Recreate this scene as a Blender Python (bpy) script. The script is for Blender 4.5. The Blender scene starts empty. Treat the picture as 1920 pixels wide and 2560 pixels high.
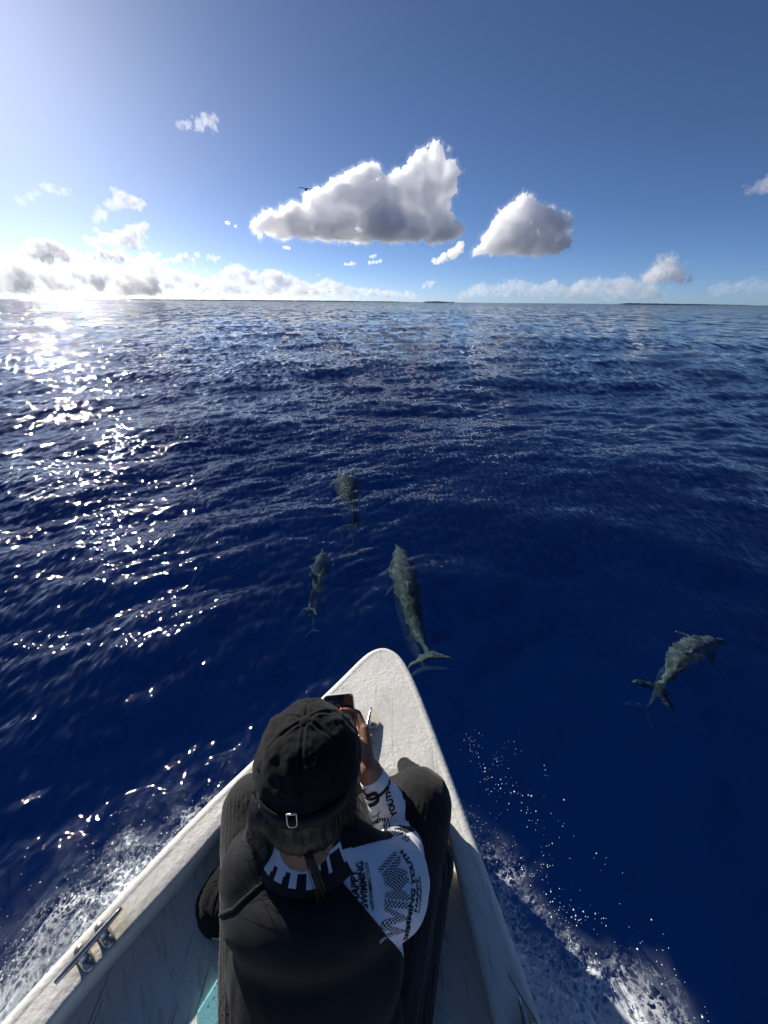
import bpy, bmesh, math, random
import numpy as np
from mathutils import Vector, Matrix, Euler
from mathutils.bvhtree import BVHTree

S = bpy.context.scene
COL = S.collection

# ------------------------------------------------------------------ camera
CAM_H = 1.75
cam_d = bpy.data.cameras.new('camera')
cam = bpy.data.objects.new('camera', cam_d)
COL.objects.link(cam)
cam_d.sensor_fit = 'VERTICAL'
cam_d.sensor_height = 36.0
cam_d.lens = 13.5
cam_d.clip_start = 0.02
cam_d.clip_end = 200000.0
PITCH, ROLL = math.radians(28.7), math.radians(0.54)
cam.matrix_world = (Matrix.Translation((0, 0, CAM_H))
                    @ Matrix.Rotation(math.pi / 2 - PITCH, 4, 'X')
                    @ Matrix.Rotation(ROLL, 4, 'Z'))
S.camera = cam

# ------------------------------------------------------------------ sky, sun, exposure
SUN_AZ, SUN_EL = math.radians(-39.0), math.radians(22.5)      # azimuth from +Y, negative = left
sun_dir = Vector((math.sin(SUN_AZ) * math.cos(SUN_EL), math.cos(SUN_AZ) * math.cos(SUN_EL), math.sin(SUN_EL)))
W = bpy.data.worlds.new('World')
S.world = W
W.use_nodes = True
wn, wl = W.node_tree.nodes, W.node_tree.links
wn.clear()
sky = wn.new('ShaderNodeTexSky')
sky.sky_type = 'NISHITA'
sky.sun_disc = False
sky.sun_elevation = SUN_EL
sky.sun_rotation = SUN_AZ
sky.altitude = 0
sky.air_density = 0.42
sky.dust_density = 0.28
sky.ozone_density = 5.0
bg = wn.new('ShaderNodeBackground')
bg.inputs['Strength'].default_value = 0.072
wo = wn.new('ShaderNodeOutputWorld')
wl.new(sky.outputs[0], bg.inputs[0])
wl.new(bg.outputs[0], wo.inputs[0])
sun_l = bpy.data.lights.new('sun', 'SUN')
sun_l.energy = 4.5
sun_l.angle = math.radians(0.53)
sun_l.color = (1.0, 0.95, 0.87)
sun = bpy.data.objects.new('sun', sun_l)
COL.objects.link(sun)
sun.rotation_euler = (-sun_dir).to_track_quat('-Z', 'Y').to_euler()
S.view_settings.view_transform = 'Standard'
S.view_settings.look = 'None'
S.view_settings.exposure = 0.5
S.view_settings.gamma = 1.0
S.view_settings.use_curve_mapping = False
S.render.engine = 'CYCLES'
cy = S.cycles
cy.use_denoising = True
cy.max_bounces = 94
cy.diffuse_bounces = 3
cy.glossy_bounces = 3
cy.transmission_bounces = 6
cy.transparent_max_bounces = 16
cy.volume_bounces = 90
cy.sample_clamp_indirect = 4.0
cy.caustics_reflective = False
cy.caustics_refractive = False

rng = np.random.default_rng(7)

# ------------------------------------------------------------------ helpers
def link(o, parent=None):
    COL.objects.link(o)
    if parent is not None:
        o.parent = parent
    return o

def tag(o, label=None, cat=None, group=None, kind=None):
    if label: o['label'] = label
    if cat: o['category'] = cat
    if group: o['group'] = group
    if kind: o['kind'] = kind
    return o

def empty(name, loc=(0, 0, 0), rotz=0.0):
    o = bpy.data.objects.new(name, None)
    o.empty_display_size = 0.05
    o.location = loc
    o.rotation_euler = (0, 0, rotz)
    return link(o)

def mesh_np(name, V, F, mat=None, parent=None, smooth=True):
    """one mesh object from numpy vertices and a list / array of faces"""
    me = bpy.data.meshes.new(name)
    V = np.asarray(V, dtype=np.float32)
    if isinstance(F, np.ndarray):
        n, k = F.shape
        me.vertices.add(len(V)); me.vertices.foreach_set('co', V.ravel())
        me.loops.add(n * k); me.loops.foreach_set('vertex_index', F.ravel().astype(np.int32))
        me.polygons.add(n)
        me.polygons.foreach_set('loop_start', np.arange(0, n * k, k, dtype=np.int32))
        me.polygons.foreach_set('loop_total', np.full(n, k, dtype=np.int32))
        me.update(calc_edges=True)
    else:
        me.from_pydata([tuple(map(float, v)) for v in V], [], [tuple(f) for f in F])
    me.validate()
    if smooth:
        me.polygons.foreach_set('use_smooth', np.ones(len(me.polygons), dtype=bool))
    o = bpy.data.objects.new(name, me)
    if mat: me.materials.append(mat)
    return link(o, parent)

def bm_obj(name, bm, mat=None, parent=None, smooth=True):
    me = bpy.data.meshes.new(name)
    bm.normal_update()
    bm.to_mesh(me); bm.free()
    if smooth:
        for p in me.polygons: p.use_smooth = True
    o = bpy.data.objects.new(name, me)
    if mat: me.materials.append(mat)
    return link(o, parent)

def bake(o, keep_mats=True):
    """apply an object's modifiers without operators"""
    dg = bpy.context.evaluated_depsgraph_get()
    dg.update()
    me = bpy.data.meshes.new_from_object(o.evaluated_get(dg), depsgraph=dg)
    old = o.data
    o.modifiers.clear()
    o.data = me
    if len(me.materials) == 0:
        for m in old.materials: me.materials.append(m)
    return o

def sstep(a, b, x):
    t = np.clip((x - a) / (b - a), 0, 1)
    return t * t * (3 - 2 * t)

# vectorised value / gradient noise
_perm = rng.permutation(256)
_perm = np.concatenate([_perm, _perm, _perm])
_grad = rng.normal(size=(256, 3)); _grad /= np.linalg.norm(_grad, axis=1)[:, None]
def perlin(P):
    P = np.asarray(P, dtype=np.float64)
    I = np.floor(P).astype(np.int64); f = P - I
    I &= 255
    u = f * f * f * (f * (f * 6 - 15) + 10)
    out = 0
    for dx in (0, 1):
        for dy in (0, 1):
            for dz in (0, 1):
                h = _perm[_perm[_perm[(I[:, 0] + dx) & 255] + ((I[:, 1] + dy) & 255)] + ((I[:, 2] + dz) & 255)]
                g = _grad[h & 255]
                w = ((u[:, 0] if dx else 1 - u[:, 0]) * (u[:, 1] if dy else 1 - u[:, 1]) * (u[:, 2] if dz else 1 - u[:, 2]))
                out = out + w * ((f[:, 0] - dx) * g[:, 0] + (f[:, 1] - dy) * g[:, 1] + (f[:, 2] - dz) * g[:, 2])
    return out * 1.6
def fbm(P, oct=4, gain=0.5, lac=2.03, ridged=False, billow=False):
    P = np.asarray(P, float); a = 1.0; s = 0; n = 0
    for i in range(oct):
        v = perlin(P * lac ** i + 17.3 * i)
        if billow: v = np.abs(v) * 2 - 0.5
        if ridged: v = 1 - 2 * np.abs(v)
        s = s + a * v; n += a; a *= gain
    return s / n

# ------------------------------------------------------------------ node helpers
def new_mat(name):
    m = bpy.data.materials.new(name)
    m.use_nodes = True
    m.node_tree.nodes.clear()
    return m, m.node_tree.nodes, m.node_tree.links

def nd(nodes, typ, **kw):
    n = nodes.new(typ)
    for k, v in kw.items():
        if k.startswith('i_'):
            n.inputs[k[2:].replace('_', ' ')].default_value = v
        else:
            setattr(n, k, v)
    return n

def ramp(nodes, stops, interp='LINEAR'):
    r = nodes.new('ShaderNodeValToRGB')
    r.color_ramp.interpolation = interp
    e = r.color_ramp.elements
    while len(e) < len(stops): e.new(0.5)
    for i, (p, c) in enumerate(stops):
        e[i].position = p
        e[i].color = (c, c, c, 1) if not hasattr(c, '__len__') else (*c, 1)
    return r

def math_n(nodes, links, op, a, b=None, clamp=False):
    n = nodes.new('ShaderNodeMath'); n.operation = op; n.use_clamp = clamp
    for i, v in enumerate((a, b)):
        if v is None: continue
        if isinstance(v, (int, float)): n.inputs[i].default_value = v
        else: links.new(v, n.inputs[i])
    return n.outputs[0]

def surf_mat(name, base, rough=0.7, spec=0.3, var=0.12, scale=6.0, bump=0.0, bump_scale=60.0, detail=5.0,
             base2=None, stretch=(1, 1, 1), metallic=0.0, sheen=0.0):
    """procedural surface: two tones blended by noise, fine relief"""
    m, n, l = new_mat(name)
    out = nd(n, 'ShaderNodeOutputMaterial')
    b = nd(n, 'ShaderNodeBsdfPrincipled')
    b.inputs['Roughness'].default_value = rough
    b.inputs['Specular IOR Level'].default_value = spec
    b.inputs['Metallic'].default_value = metallic
    if sheen:
        b.inputs['Sheen Weight'].default_value = sheen
        b.inputs['Sheen Roughness'].default_value = 0.5
    tc = nd(n, 'ShaderNodeTexCoord')
    mp = nd(n, 'ShaderNodeMapping'); mp.inputs['Scale'].default_value = stretch
    l.new(tc.outputs['Object'], mp.inputs[0])
    nz = nd(n, 'ShaderNodeTexNoise'); nz.inputs['Scale'].default_value = scale; nz.inputs['Detail'].default_value = detail
    l.new(mp.outputs[0], nz.inputs['Vector'])
    c2 = base2 if base2 else tuple(max(0, c * (1 - 2 * var)) for c in base)
    r = ramp(n, [(0.3, c2), (0.7, base)])
    l.new(nz.outputs['Fac'], r.inputs[0])
    l.new(r.outputs[0], b.inputs['Base Color'])
    if bump:
        n2 = nd(n, 'ShaderNodeTexNoise'); n2.inputs['Scale'].default_value = bump_scale; n2.inputs['Detail'].default_value = 4
        l.new(mp.outputs[0], n2.inputs['Vector'])
        bp = nd(n, 'ShaderNodeBump'); bp.inputs['Strength'].default_value = 1.0; bp.inputs['Distance'].default_value = bump
        l.new(n2.outputs['Fac'], bp.inputs['Height'])
        l.new(bp.outputs[0], b.inputs['Normal'])
    l.new(b.outputs[0], out.inputs[0])
    return m
# ------------------------------------------------------------------ sea
# hull waterline, used for the wake (plan coordinates, metres; bow at the top)
HULL_L = np.array([(0.0, 0.98), (-0.10, 0.86), (-0.25, 0.66), (-0.40, 0.46), (-0.55, 0.22), (-0.72, -0.1), (-0.85, -0.5), (-0.92, -1.2), (-0.95, -3.0)])
HULL_R = np.array([(0.0, 0.98), (0.06, 0.86), (0.12, 0.66), (0.17, 0.46), (0.22, 0.22), (0.27, -0.1), (0.31, -0.5), (0.34, -1.2), (0.36, -3.0)])

def poly_dist(P, L):
    """distance to a polyline and the running length of the closest point"""
    best = np.full(len(P), 1e9); run = np.zeros(len(P)); acc = 0
    for a, b in zip(L[:-1], L[1:]):
        ab = b - a; ln = np.linalg.norm(ab)
        t = np.clip(((P - a) @ ab) / (ln * ln), 0, 1)
        dd = np.linalg.norm(P - (a + t[:, None] * ab), axis=1)
        m = dd < best
        best[m] = dd[m]; run[m] = acc + t[m] * ln
        acc += ln
    return best, run

def ocean_tile(N, Lt, lam_lo, lam_hi, wind, spread, seed, slope):
    """height and sideways shift of a periodic patch holding wavelengths lam_lo..lam_hi, with the given rms slope"""
    r = np.random.default_rng(seed)
    k1 = np.fft.fftfreq(N, Lt / N) * 2 * math.pi
    kx, ky = np.meshgrid(k1, k1)
    k = np.hypot(kx, ky); k[0, 0] = 1e-6
    kh = 2 * math.pi / lam_lo; kl = 2 * math.pi / lam_hi
    band = sstep(kl * 0.8, kl * 1.2, k) * (1 - sstep(kh * 0.8, kh * 1.2, k))
    cosw = (kx * wind[0] + ky * wind[1]) / k
    D = spread + (1 - spread) * np.abs(cosw) ** 2 * np.where(cosw < 0, 0.55, 1.0)
    amp = band * D / k ** 2.0 * np.sqrt(1.0)
    ph = r.normal(size=(N, N)) + 1j * r.normal(size=(N, N))
    h = amp * ph
    ht = np.fft.ifft2(h).real
    sx = np.fft.ifft2(1j * kx * h).real; sy = np.fft.ifft2(1j * ky * h).real
    sc = slope / math.sqrt((sx ** 2 + sy ** 2).mean())
    dx = np.fft.ifft2(-1j * kx / k * h).real * sc; dy = np.fft.ifft2(-1j * ky / k * h).real * sc
    return ht * sc, dx, dy

def samp(T, Lt, X, Y):
    N = T.shape[0]
    u = (X / Lt * N) % N; v = (Y / Lt * N) % N
    i = np.floor(u).astype(int); j = np.floor(v).astype(int); fu = u - i; fv = v - j
    i %= N; j %= N; i1 = (i + 1) % N; j1 = (j + 1) % N
    return (T[j, i] * (1 - fu) * (1 - fv) + T[j, i1] * fu * (1 - fv) + T[j1, i] * (1 - fu) * fv + T[j1, i1] * fu * fv)

# wavelength bands: (grid, patch size, shortest, longest, rms slope)
WIND = np.array([0.50, -0.86])
BANDS = [(256, 173.0, 14.0, 50.0, 0.012), (256, 61.0, 5.0, 14.0, 0.026), (256, 29.0, 2.0, 5.0, 0.05),
         (256, 13.3, 0.9, 2.0, 0.060), (256, 7.1, 0.4, 0.9, 0.066), (256, 3.3, 0.18, 0.4, 0.078), (256, 1.7, 0.08, 0.18, 0.070)]
_tiles = [ocean_tile(N, Lt, a, b, WIND / np.linalg.norm(WIND), 0.13, 40 + i, s) for i, (N, Lt, a, b, s) in enumerate(BANDS)]

def sea_shape(X, Y, cell):
    Z = np.zeros_like(X); DX = np.zeros_like(X); DY = np.zeros_like(X)
    R = np.hypot(X, Y)
    lee = 1 - 0.45 * sstep(-0.4, 1.0, X) * (1 - sstep(3.0, 8.0, R))      # calmer water on the lee side of the boat
    for (N, Lt, a, b, s), (h, dx, dy) in zip(BANDS, _tiles):
        w = 1 - sstep(a * 0.45, a * 1.1, cell)
        if a > 1.5: w = w * np.clip(R / 8.0, 0.25, 1)
        m = w > 0
        ca, sa = math.cos(a * 0.37), math.sin(a * 0.37)
        Xm, Ym = X[m], Y[m]
        w = w * (lee if a > 0.5 else lee * lee)
        Z[m] += w[m] * samp(h, Lt, Xm, Ym)
        DX[m] += w[m] * samp(dx, Lt, Xm, Ym) * 0.9
        DY[m] += w[m] * samp(dy, Lt, Xm, Ym) * 0.9
    return Z, DX, DY

def build_sea():
    # ring radii follow equal steps of the view angle, so that pieces are about as large as a pixel
    d = np.concatenate([np.radians(np.linspace(80, 1.2, 800)), np.radians(np.geomspace(1.2, 0.0016, 110))[1:]])
    rad = CAM_H / np.tan(d)
    th = np.concatenate([np.radians(np.linspace(-66, 66, 720)), np.radians(np.linspace(66, 294, 90))[1:-1]])
    nr, nt = len(rad), len(th)
    Rg, Tg = np.meshgrid(rad, th, indexing='ij')
    X = (Rg * np.sin(Tg)).ravel(); Y = (Rg * np.cos(Tg)).ravel()
    dr = np.gradient(rad)
    dth = np.gradient(th)
    cell = np.maximum(np.minimum(np.repeat(np.abs(dr), nt), 1e9) * 0.55, (Rg * np.abs(dth)[None, :]).ravel())
    Z, DX, DY = sea_shape(X, Y, cell)
    # wake: water is pushed up beside the hull and churns there
    P = np.stack([X, Y], 1)
    near = np.hypot(X, Y) < 6
    foam = np.zeros_like(X)
    dl, rl = poly_dist(P[near], HULL_L); dr_, rr = poly_dist(P[near], HULL_R)
    left = dl < dr_
    dd = np.where(left, dl, dr_); rn = np.where(left, rl, rr)
    # width of the foam belt grows aft
    wid = np.where(left, 0.16 + 0.56 * np.clip(rn - 0.12, 0, 3), 0.17 + 0.60 * np.clip(rn - 0.18, 0, 3))
    wob = 1 + 0.55 * fbm(np.stack([X[near] * 3.1, Y[near] * 3.1, 0 * X[near]], 1), 4)
    e = dd / np.maximum(wid * wob, 1e-3)
    start = np.where(left, sstep(0.02, 0.70, rn), sstep(0.15, 0.95, rn))
    foam[near] = start * (1 - sstep(0.50, 1.25, e)) * np.where(left, 1.15, 1.38)
    inside_fade = 1.0
    churn = fbm(np.stack([X[near] * 14, Y[near] * 14, 0 * X[near] + 3], 1), 4, 0.6, billow=True)
    Z[near] += 0.045 * np.exp(-((e - 0.85) / 0.35) ** 2) * start * (0.55 + 1.1 * fbm(np.stack([X[near] * 6, Y[near] * 6, 0 * X[near] + 11], 1), 4)) + churn * 0.030 * np.clip(foam[near] * 1.6, 0, 1)
    # diverging bow waves: two long low crests swept back from the stem
    q = (Y - 0.95) + np.sqrt((X - 0.03) ** 2 + 0.25) * 0.52 + 0.35 * fbm(np.stack([X * 0.45, Y * 0.45, 0 * X + 8], 1), 3)
    env = sstep(0.5, 1.6, q) * np.exp(-np.maximum(q - 1.0, 0) / 4.5) * (1 - sstep(9, 16, np.hypot(X, Y)))
    ph = 2 * math.pi * q / 1.45
    Z += 0.020 * env * (np.cos(ph) + 0.28 * np.cos(2 * ph)) * (0.65 + 0.9 * fbm(np.stack([X * 0.8, Y * 0.8, 0 * X + 2], 1), 3))
    X2 = X + DX; Y2 = Y + DY
    # keep the water outside the hull and level against it
    V = np.stack([X2, Y2, Z], 1)
    idx = np.arange(nr * nt).reshape(nr, nt)
    a = idx[:-1, :]; b = idx[1:, :]
    F = np.stack([a, np.roll(a, -1, 1), np.roll(b, -1, 1), b], 2).reshape(-1, 4)
    # close the middle
    c = len(V); V = np.vstack([V, [[0, 0, 0]]]); foam = np.append(foam, 0.5)
    o = mesh_np('sea', V, F, None)
    me = o.data
    bmx = None
    at = me.attributes.new('foam', 'FLOAT', 'POINT')
    at.data.foreach_set('value', foam.astype(np.float32))
    tag(o, kind='structure')
    return o

def water_mat():
    m, n, l = new_mat('sea_water')
    out = nd(n, 'ShaderNodeOutputMaterial')
    tc = nd(n, 'ShaderNodeTexCoord')
    geo = nd(n, 'ShaderNodeNewGeometry')
    # ripples too small for the mesh: slopes added to the normal
    def ripple(scale, amt, stretch):
        mp = nd(n, 'ShaderNodeMapping'); mp.inputs['Scale'].default_value = stretch; mp.inputs['Rotation'].default_value = (0, 0, math.radians(30))
        l.new(tc.outputs['Object'], mp.inputs[0])
        t = nd(n, 'ShaderNodeTexNoise'); t.inputs['Scale'].default_value = scale; t.inputs['Detail'].default_value = 1.2; t.inputs['Roughness'].default_value = 0.5
        l.new(mp.outputs[0], t.inputs['Vector'])
        v = nd(n, 'ShaderNodeVectorMath', operation='SUBTRACT'); l.new(t.outputs['Color'], v.inputs[0]); v.inputs[1].default_value = (0.5, 0.5, 0.5)
        s = nd(n, 'ShaderNodeVectorMath', operation='MULTIPLY'); l.new(v.outputs[0], s.inputs[0]); s.inputs[1].default_value = (amt, amt, 0)
        return s.outputs[0]
    ln = nd(n, 'ShaderNodeVectorMath', operation='LENGTH'); l.new(geo.outputs['Position'], ln.inputs[0])
    # the larger ripples only where the mesh is too coarse to hold them
    gust = nd(n, 'ShaderNodeTexNoise'); gust.inputs['Scale'].default_value = 0.23; gust.inputs['Detail'].default_value = 3; l.new(tc.outputs['Object'], gust.inputs['Vector'])
    gr = nd(n, 'ShaderNodeMapRange'); gr.inputs['From Min'].default_value = 0.32; gr.inputs['From Max'].default_value = 0.68; gr.inputs['To Min'].default_value = 0.45; gr.inputs['To Max'].default_value = 1.45; l.new(gust.outputs['Fac'], gr.inputs['Value'])
    # the weather side, to the left, is ruffled more
    sx = nd(n, 'ShaderNodeSeparateXYZ'); l.new(geo.outputs['Position'], sx.inputs[0])
    sd = math_n(n, l, 'DIVIDE', sx.outputs['X'], math_n(n, l, 'ADD', ln.outputs['Value'], 0.5))
    wr = nd(n, 'ShaderNodeMapRange'); wr.inputs['From Min'].default_value = 0.10; wr.inputs['From Max'].default_value = -0.45; wr.inputs['To Min'].default_value = 0.9; wr.inputs['To Max'].default_value = 1.85; l.new(sd, wr.inputs['Value'])
    tot = None
    for scale, amt, r0, r1, q0, q1 in ((30.0, 0.40, 0, 0.1, 7, 16), (9.0, 0.50, 3, 9, 18, 40), (3.0, 0.52, 9, 24, 60, 130), (0.9, 0.95, 22, 70, 260, 700), (0.22, 1.25, 160, 400, 1e5, 2e5)):
        a = ripple(scale, amt, (1, 0.38, 1))
        up = nd(n, 'ShaderNodeMapRange'); up.inputs['From Min'].default_value = r0; up.inputs['From Max'].default_value = r1; l.new(ln.outputs['Value'], up.inputs['Value'])
        dn = nd(n, 'ShaderNodeMapRange'); dn.inputs['From Min'].default_value = q0; dn.inputs['From Max'].default_value = q1
        dn.inputs['To Min'].default_value = 1; dn.inputs['To Max'].default_value = 0.25; l.new(ln.outputs['Value'], dn.inputs['Value'])
        k = math_n(n, l, 'MULTIPLY', math_n(n, l, 'MULTIPLY', up.outputs[0], dn.outputs[0]), math_n(n, l, 'MULTIPLY', gr.outputs[0], wr.outputs[0]))
        s = nd(n, 'ShaderNodeVectorMath', operation='SCALE'); l.new(a, s.inputs[0]); l.new(k, s.inputs['Scale'])
        if tot is None: tot = s.outputs[0]
        else:
            ad = nd(n, 'ShaderNodeVectorMath', operation='ADD'); l.new(tot, ad.inputs[0]); l.new(s.outputs[0], ad.inputs[1]); tot = ad.outputs[0]
    ad2 = nd(n, 'ShaderNodeVectorMath', operation='ADD'); l.new(geo.outputs['Normal'], ad2.inputs[0]); l.new(tot, ad2.inputs[1])
    nm = nd(n, 'ShaderNodeVectorMath', operation='NORMALIZE'); l.new(ad2.outputs[0], nm.inputs[0])
    N = nm.outputs[0]
    # reflectance, the same from both sides (Schlick)
    dt = nd(n, 'ShaderNodeVectorMath', operation='DOT_PRODUCT'); l.new(N, dt.inputs[0]); l.new(geo.outputs['Incoming'], dt.inputs[1])
    ca = math_n(n, l, 'SUBTRACT', 1.0, math_n(n, l, 'ABSOLUTE', dt.outputs['Value']), True)
    fre = math_n(n, l, 'ADD', math_n(n, l, 'MULTIPLY', math_n(n, l, 'POWER', ca, 5.0), 0.98), 0.02)
    gl = nd(n, 'ShaderNodeBsdfGlossy'); gl.inputs['Roughness'].default_value = 0.02; l.new(N, gl.inputs['Normal'])
    rf = nd(n, 'ShaderNodeBsdfRefraction'); rf.inputs['IOR'].default_value = 1.333; rf.inputs['Roughness'].default_value = 0.0
    l.new(N, rf.inputs['Normal'])
    tr = nd(n, 'ShaderNodeBsdfTransparent')
    m1 = nd(n, 'ShaderNodeMixShader'); m1.inputs[0].default_value = 0.19
    l.new(rf.outputs[0], m1.inputs[1]); l.new(tr.outputs[0], m1.inputs[2])
    m3 = nd(n, 'ShaderNodeMixShader'); l.new(fre, m3.inputs[0])
    l.new(m1.outputs[0], m3.inputs[1]); l.new(gl.outputs[0], m3.inputs[2])
    # foam of the wake
    at = nd(n, 'ShaderNodeAttribute', attribute_name='foam')
    f1 = nd(n, 'ShaderNodeTexNoise'); f1.inputs['Scale'].default_value = 13; f1.inputs['Detail'].default_value = 10; f1.inputs['Roughness'].default_value = 0.72; f1.inputs['Distortion'].default_value = 0.6
    l.new(tc.outputs['Object'], f1.inputs['Vector'])
    f2 = nd(n, 'ShaderNodeTexVoronoi', feature='DISTANCE_TO_EDGE'); f2.inputs['Scale'].default_value = 42
    l.new(f1.outputs['Color'], f2.inputs['Vector'])
    wv = nd(n, 'ShaderNodeVectorMath', operation='MULTIPLY_ADD'); l.new(f1.outputs['Color'], wv.inputs[0]); wv.inputs[1].default_value = (0.1, 0.1, 0.1); l.new(tc.outputs['Object'], wv.inputs[2])
    l.new(wv.outputs[0], f2.inputs['Vector'])
    lace = math_n(n, l, 'SUBTRACT', 0.22, math_n(n, l, 'MULTIPLY', f2.outputs['Distance'], 1.6))
    body = math_n(n, l, 'ADD', math_n(n, l, 'SUBTRACT', f1.outputs['Fac'], 0.5), lace)
    k = math_n(n, l, 'ADD', math_n(n, l, 'MULTIPLY', body, 1.6), math_n(n, l, 'SUBTRACT', math_n(n, l, 'MULTIPLY', at.outputs['Fac'], 1.20), 0.58))
    fm = nd(n, 'ShaderNodeMapRange'); fm.inputs['From Min'].default_value = 0.0; fm.inputs['From Max'].default_value = 0.8; fm.inputs['To Max'].default_value = 0.92
    fm.clamp = True
    l.new(k, fm.inputs['Value'])
    gate = math_n(n, l, 'MULTIPLY', fm.outputs[0], math_n(n, l, 'MULTIPLY', at.outputs['Fac'], 4.0, True))
    fd = nd(n, 'ShaderNodeBsdfPrincipled'); fd.inputs['Base Color'].default_value = (0.84, 0.87, 0.9, 1); fd.inputs['Roughness'].default_value = 0.35
    # air whipped into the water below the foam
    mk = nd(n, 'ShaderNodeTexNoise'); mk.inputs['Scale'].default_value = 5.5; mk.inputs['Detail'].default_value = 7; mk.inputs['Roughness'].default_value = 0.62; mk.inputs['Distortion'].default_value = 1.2
    l.new(tc.outputs['Object'], mk.inputs['Vector'])
    mr = nd(n, 'ShaderNodeMapRange'); mr.inputs['From Min'].default_value = 0.36; mr.inputs['From Max'].default_value = 0.70; l.new(mk.outputs['Fac'], mr.inputs['Value'])
    milk = math_n(n, l, 'MULTIPLY', math_n(n, l, 'MULTIPLY', mr.outputs[0], at.outputs['Fac']), 0.48)
    md = nd(n, 'ShaderNodeBsdfDiffuse'); md.inputs['Color'].default_value = (0.52, 0.62, 0.74, 1)
    m3b = nd(n, 'ShaderNodeMixShader'); l.new(milk, m3b.inputs[0]); l.new(m3.outputs[0], m3b.inputs[1]); l.new(md.outputs[0], m3b.inputs[2]); m3 = m3b
    m4 = nd(n, 'ShaderNodeMixShader'); l.new(gate, m4.inputs[0]); l.new(m3.outputs[0], m4.inputs[1]); l.new(fd.outputs[0], m4.inputs[2])
    l.new(m4.outputs[0], out.inputs['Surface'])
    va = nd(n, 'ShaderNodeVolumeAbsorption'); va.inputs['Color'].default_value = (0.36, 0.74, 0.90, 1); va.inputs['Density'].default_value = 0.55
    l.new(va.outputs[0], out.inputs['Volume'])
    return m

sea = build_sea()
sea.data.materials.append(water_mat())

# the deep below: the blue that clear ocean water sends back from its depth
bed = mesh_np('deep_water', [(-70000, -70000, -3.2), (70000, -70000, -3.2), (70000, 70000, -3.2), (-70000, 70000, -3.2)], [(0, 1, 2, 3)],
              surf_mat('deep_water_blue', (0.10, 0.31, 0.70), 0.9, 0.0, 0.05, 0.3))
tag(bed, kind='structure')
# ------------------------------------------------------------------ clouds
# each cloud: puffs given by azimuth / elevation (in the units of a 1659 px wide view) turned into spheres at its own distance
_cr, _sr, _cp, _sp = math.cos(ROLL), math.sin(ROLL), math.cos(PITCH), math.sin(PITCH)
def ray(px, py):
    x = (px - 829.5) / 829.5; u = (1106 - py) / 829.5
    xr, ur = x * _cr - u * _sr, x * _sr + u * _cr
    return np.array([xr, _cp + ur * _sp, -_sp + ur * _cp])

def cloud_mat(name, dens, col=(0.998, 0.998, 0.999), aniso=0.62):
    m, n, l = new_mat(name)
    out = nd(n, 'ShaderNodeOutputMaterial')
    v = nd(n, 'ShaderNodeVolumePrincipled')
    v.inputs['Color'].default_value = (*col, 1)
    v.inputs['Density'].default_value = dens
    v.inputs['Anisotropy'].default_value = aniso
    l.new(v.outputs[0], out.inputs['Volume'])
    return m

_ico = {}
def ico(sub):
    if sub not in _ico:
        bm = bmesh.new(); bmesh.ops.create_icosphere(bm, subdivisions=sub, radius=1)
        bm.verts.ensure_lookup_table()
        _ico[sub] = (np.array([v.co[:] for v in bm.verts]), np.array([[v.index for v in f.verts] for f in bm.faces]))
        bm.free()
    return _ico[sub]

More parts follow.
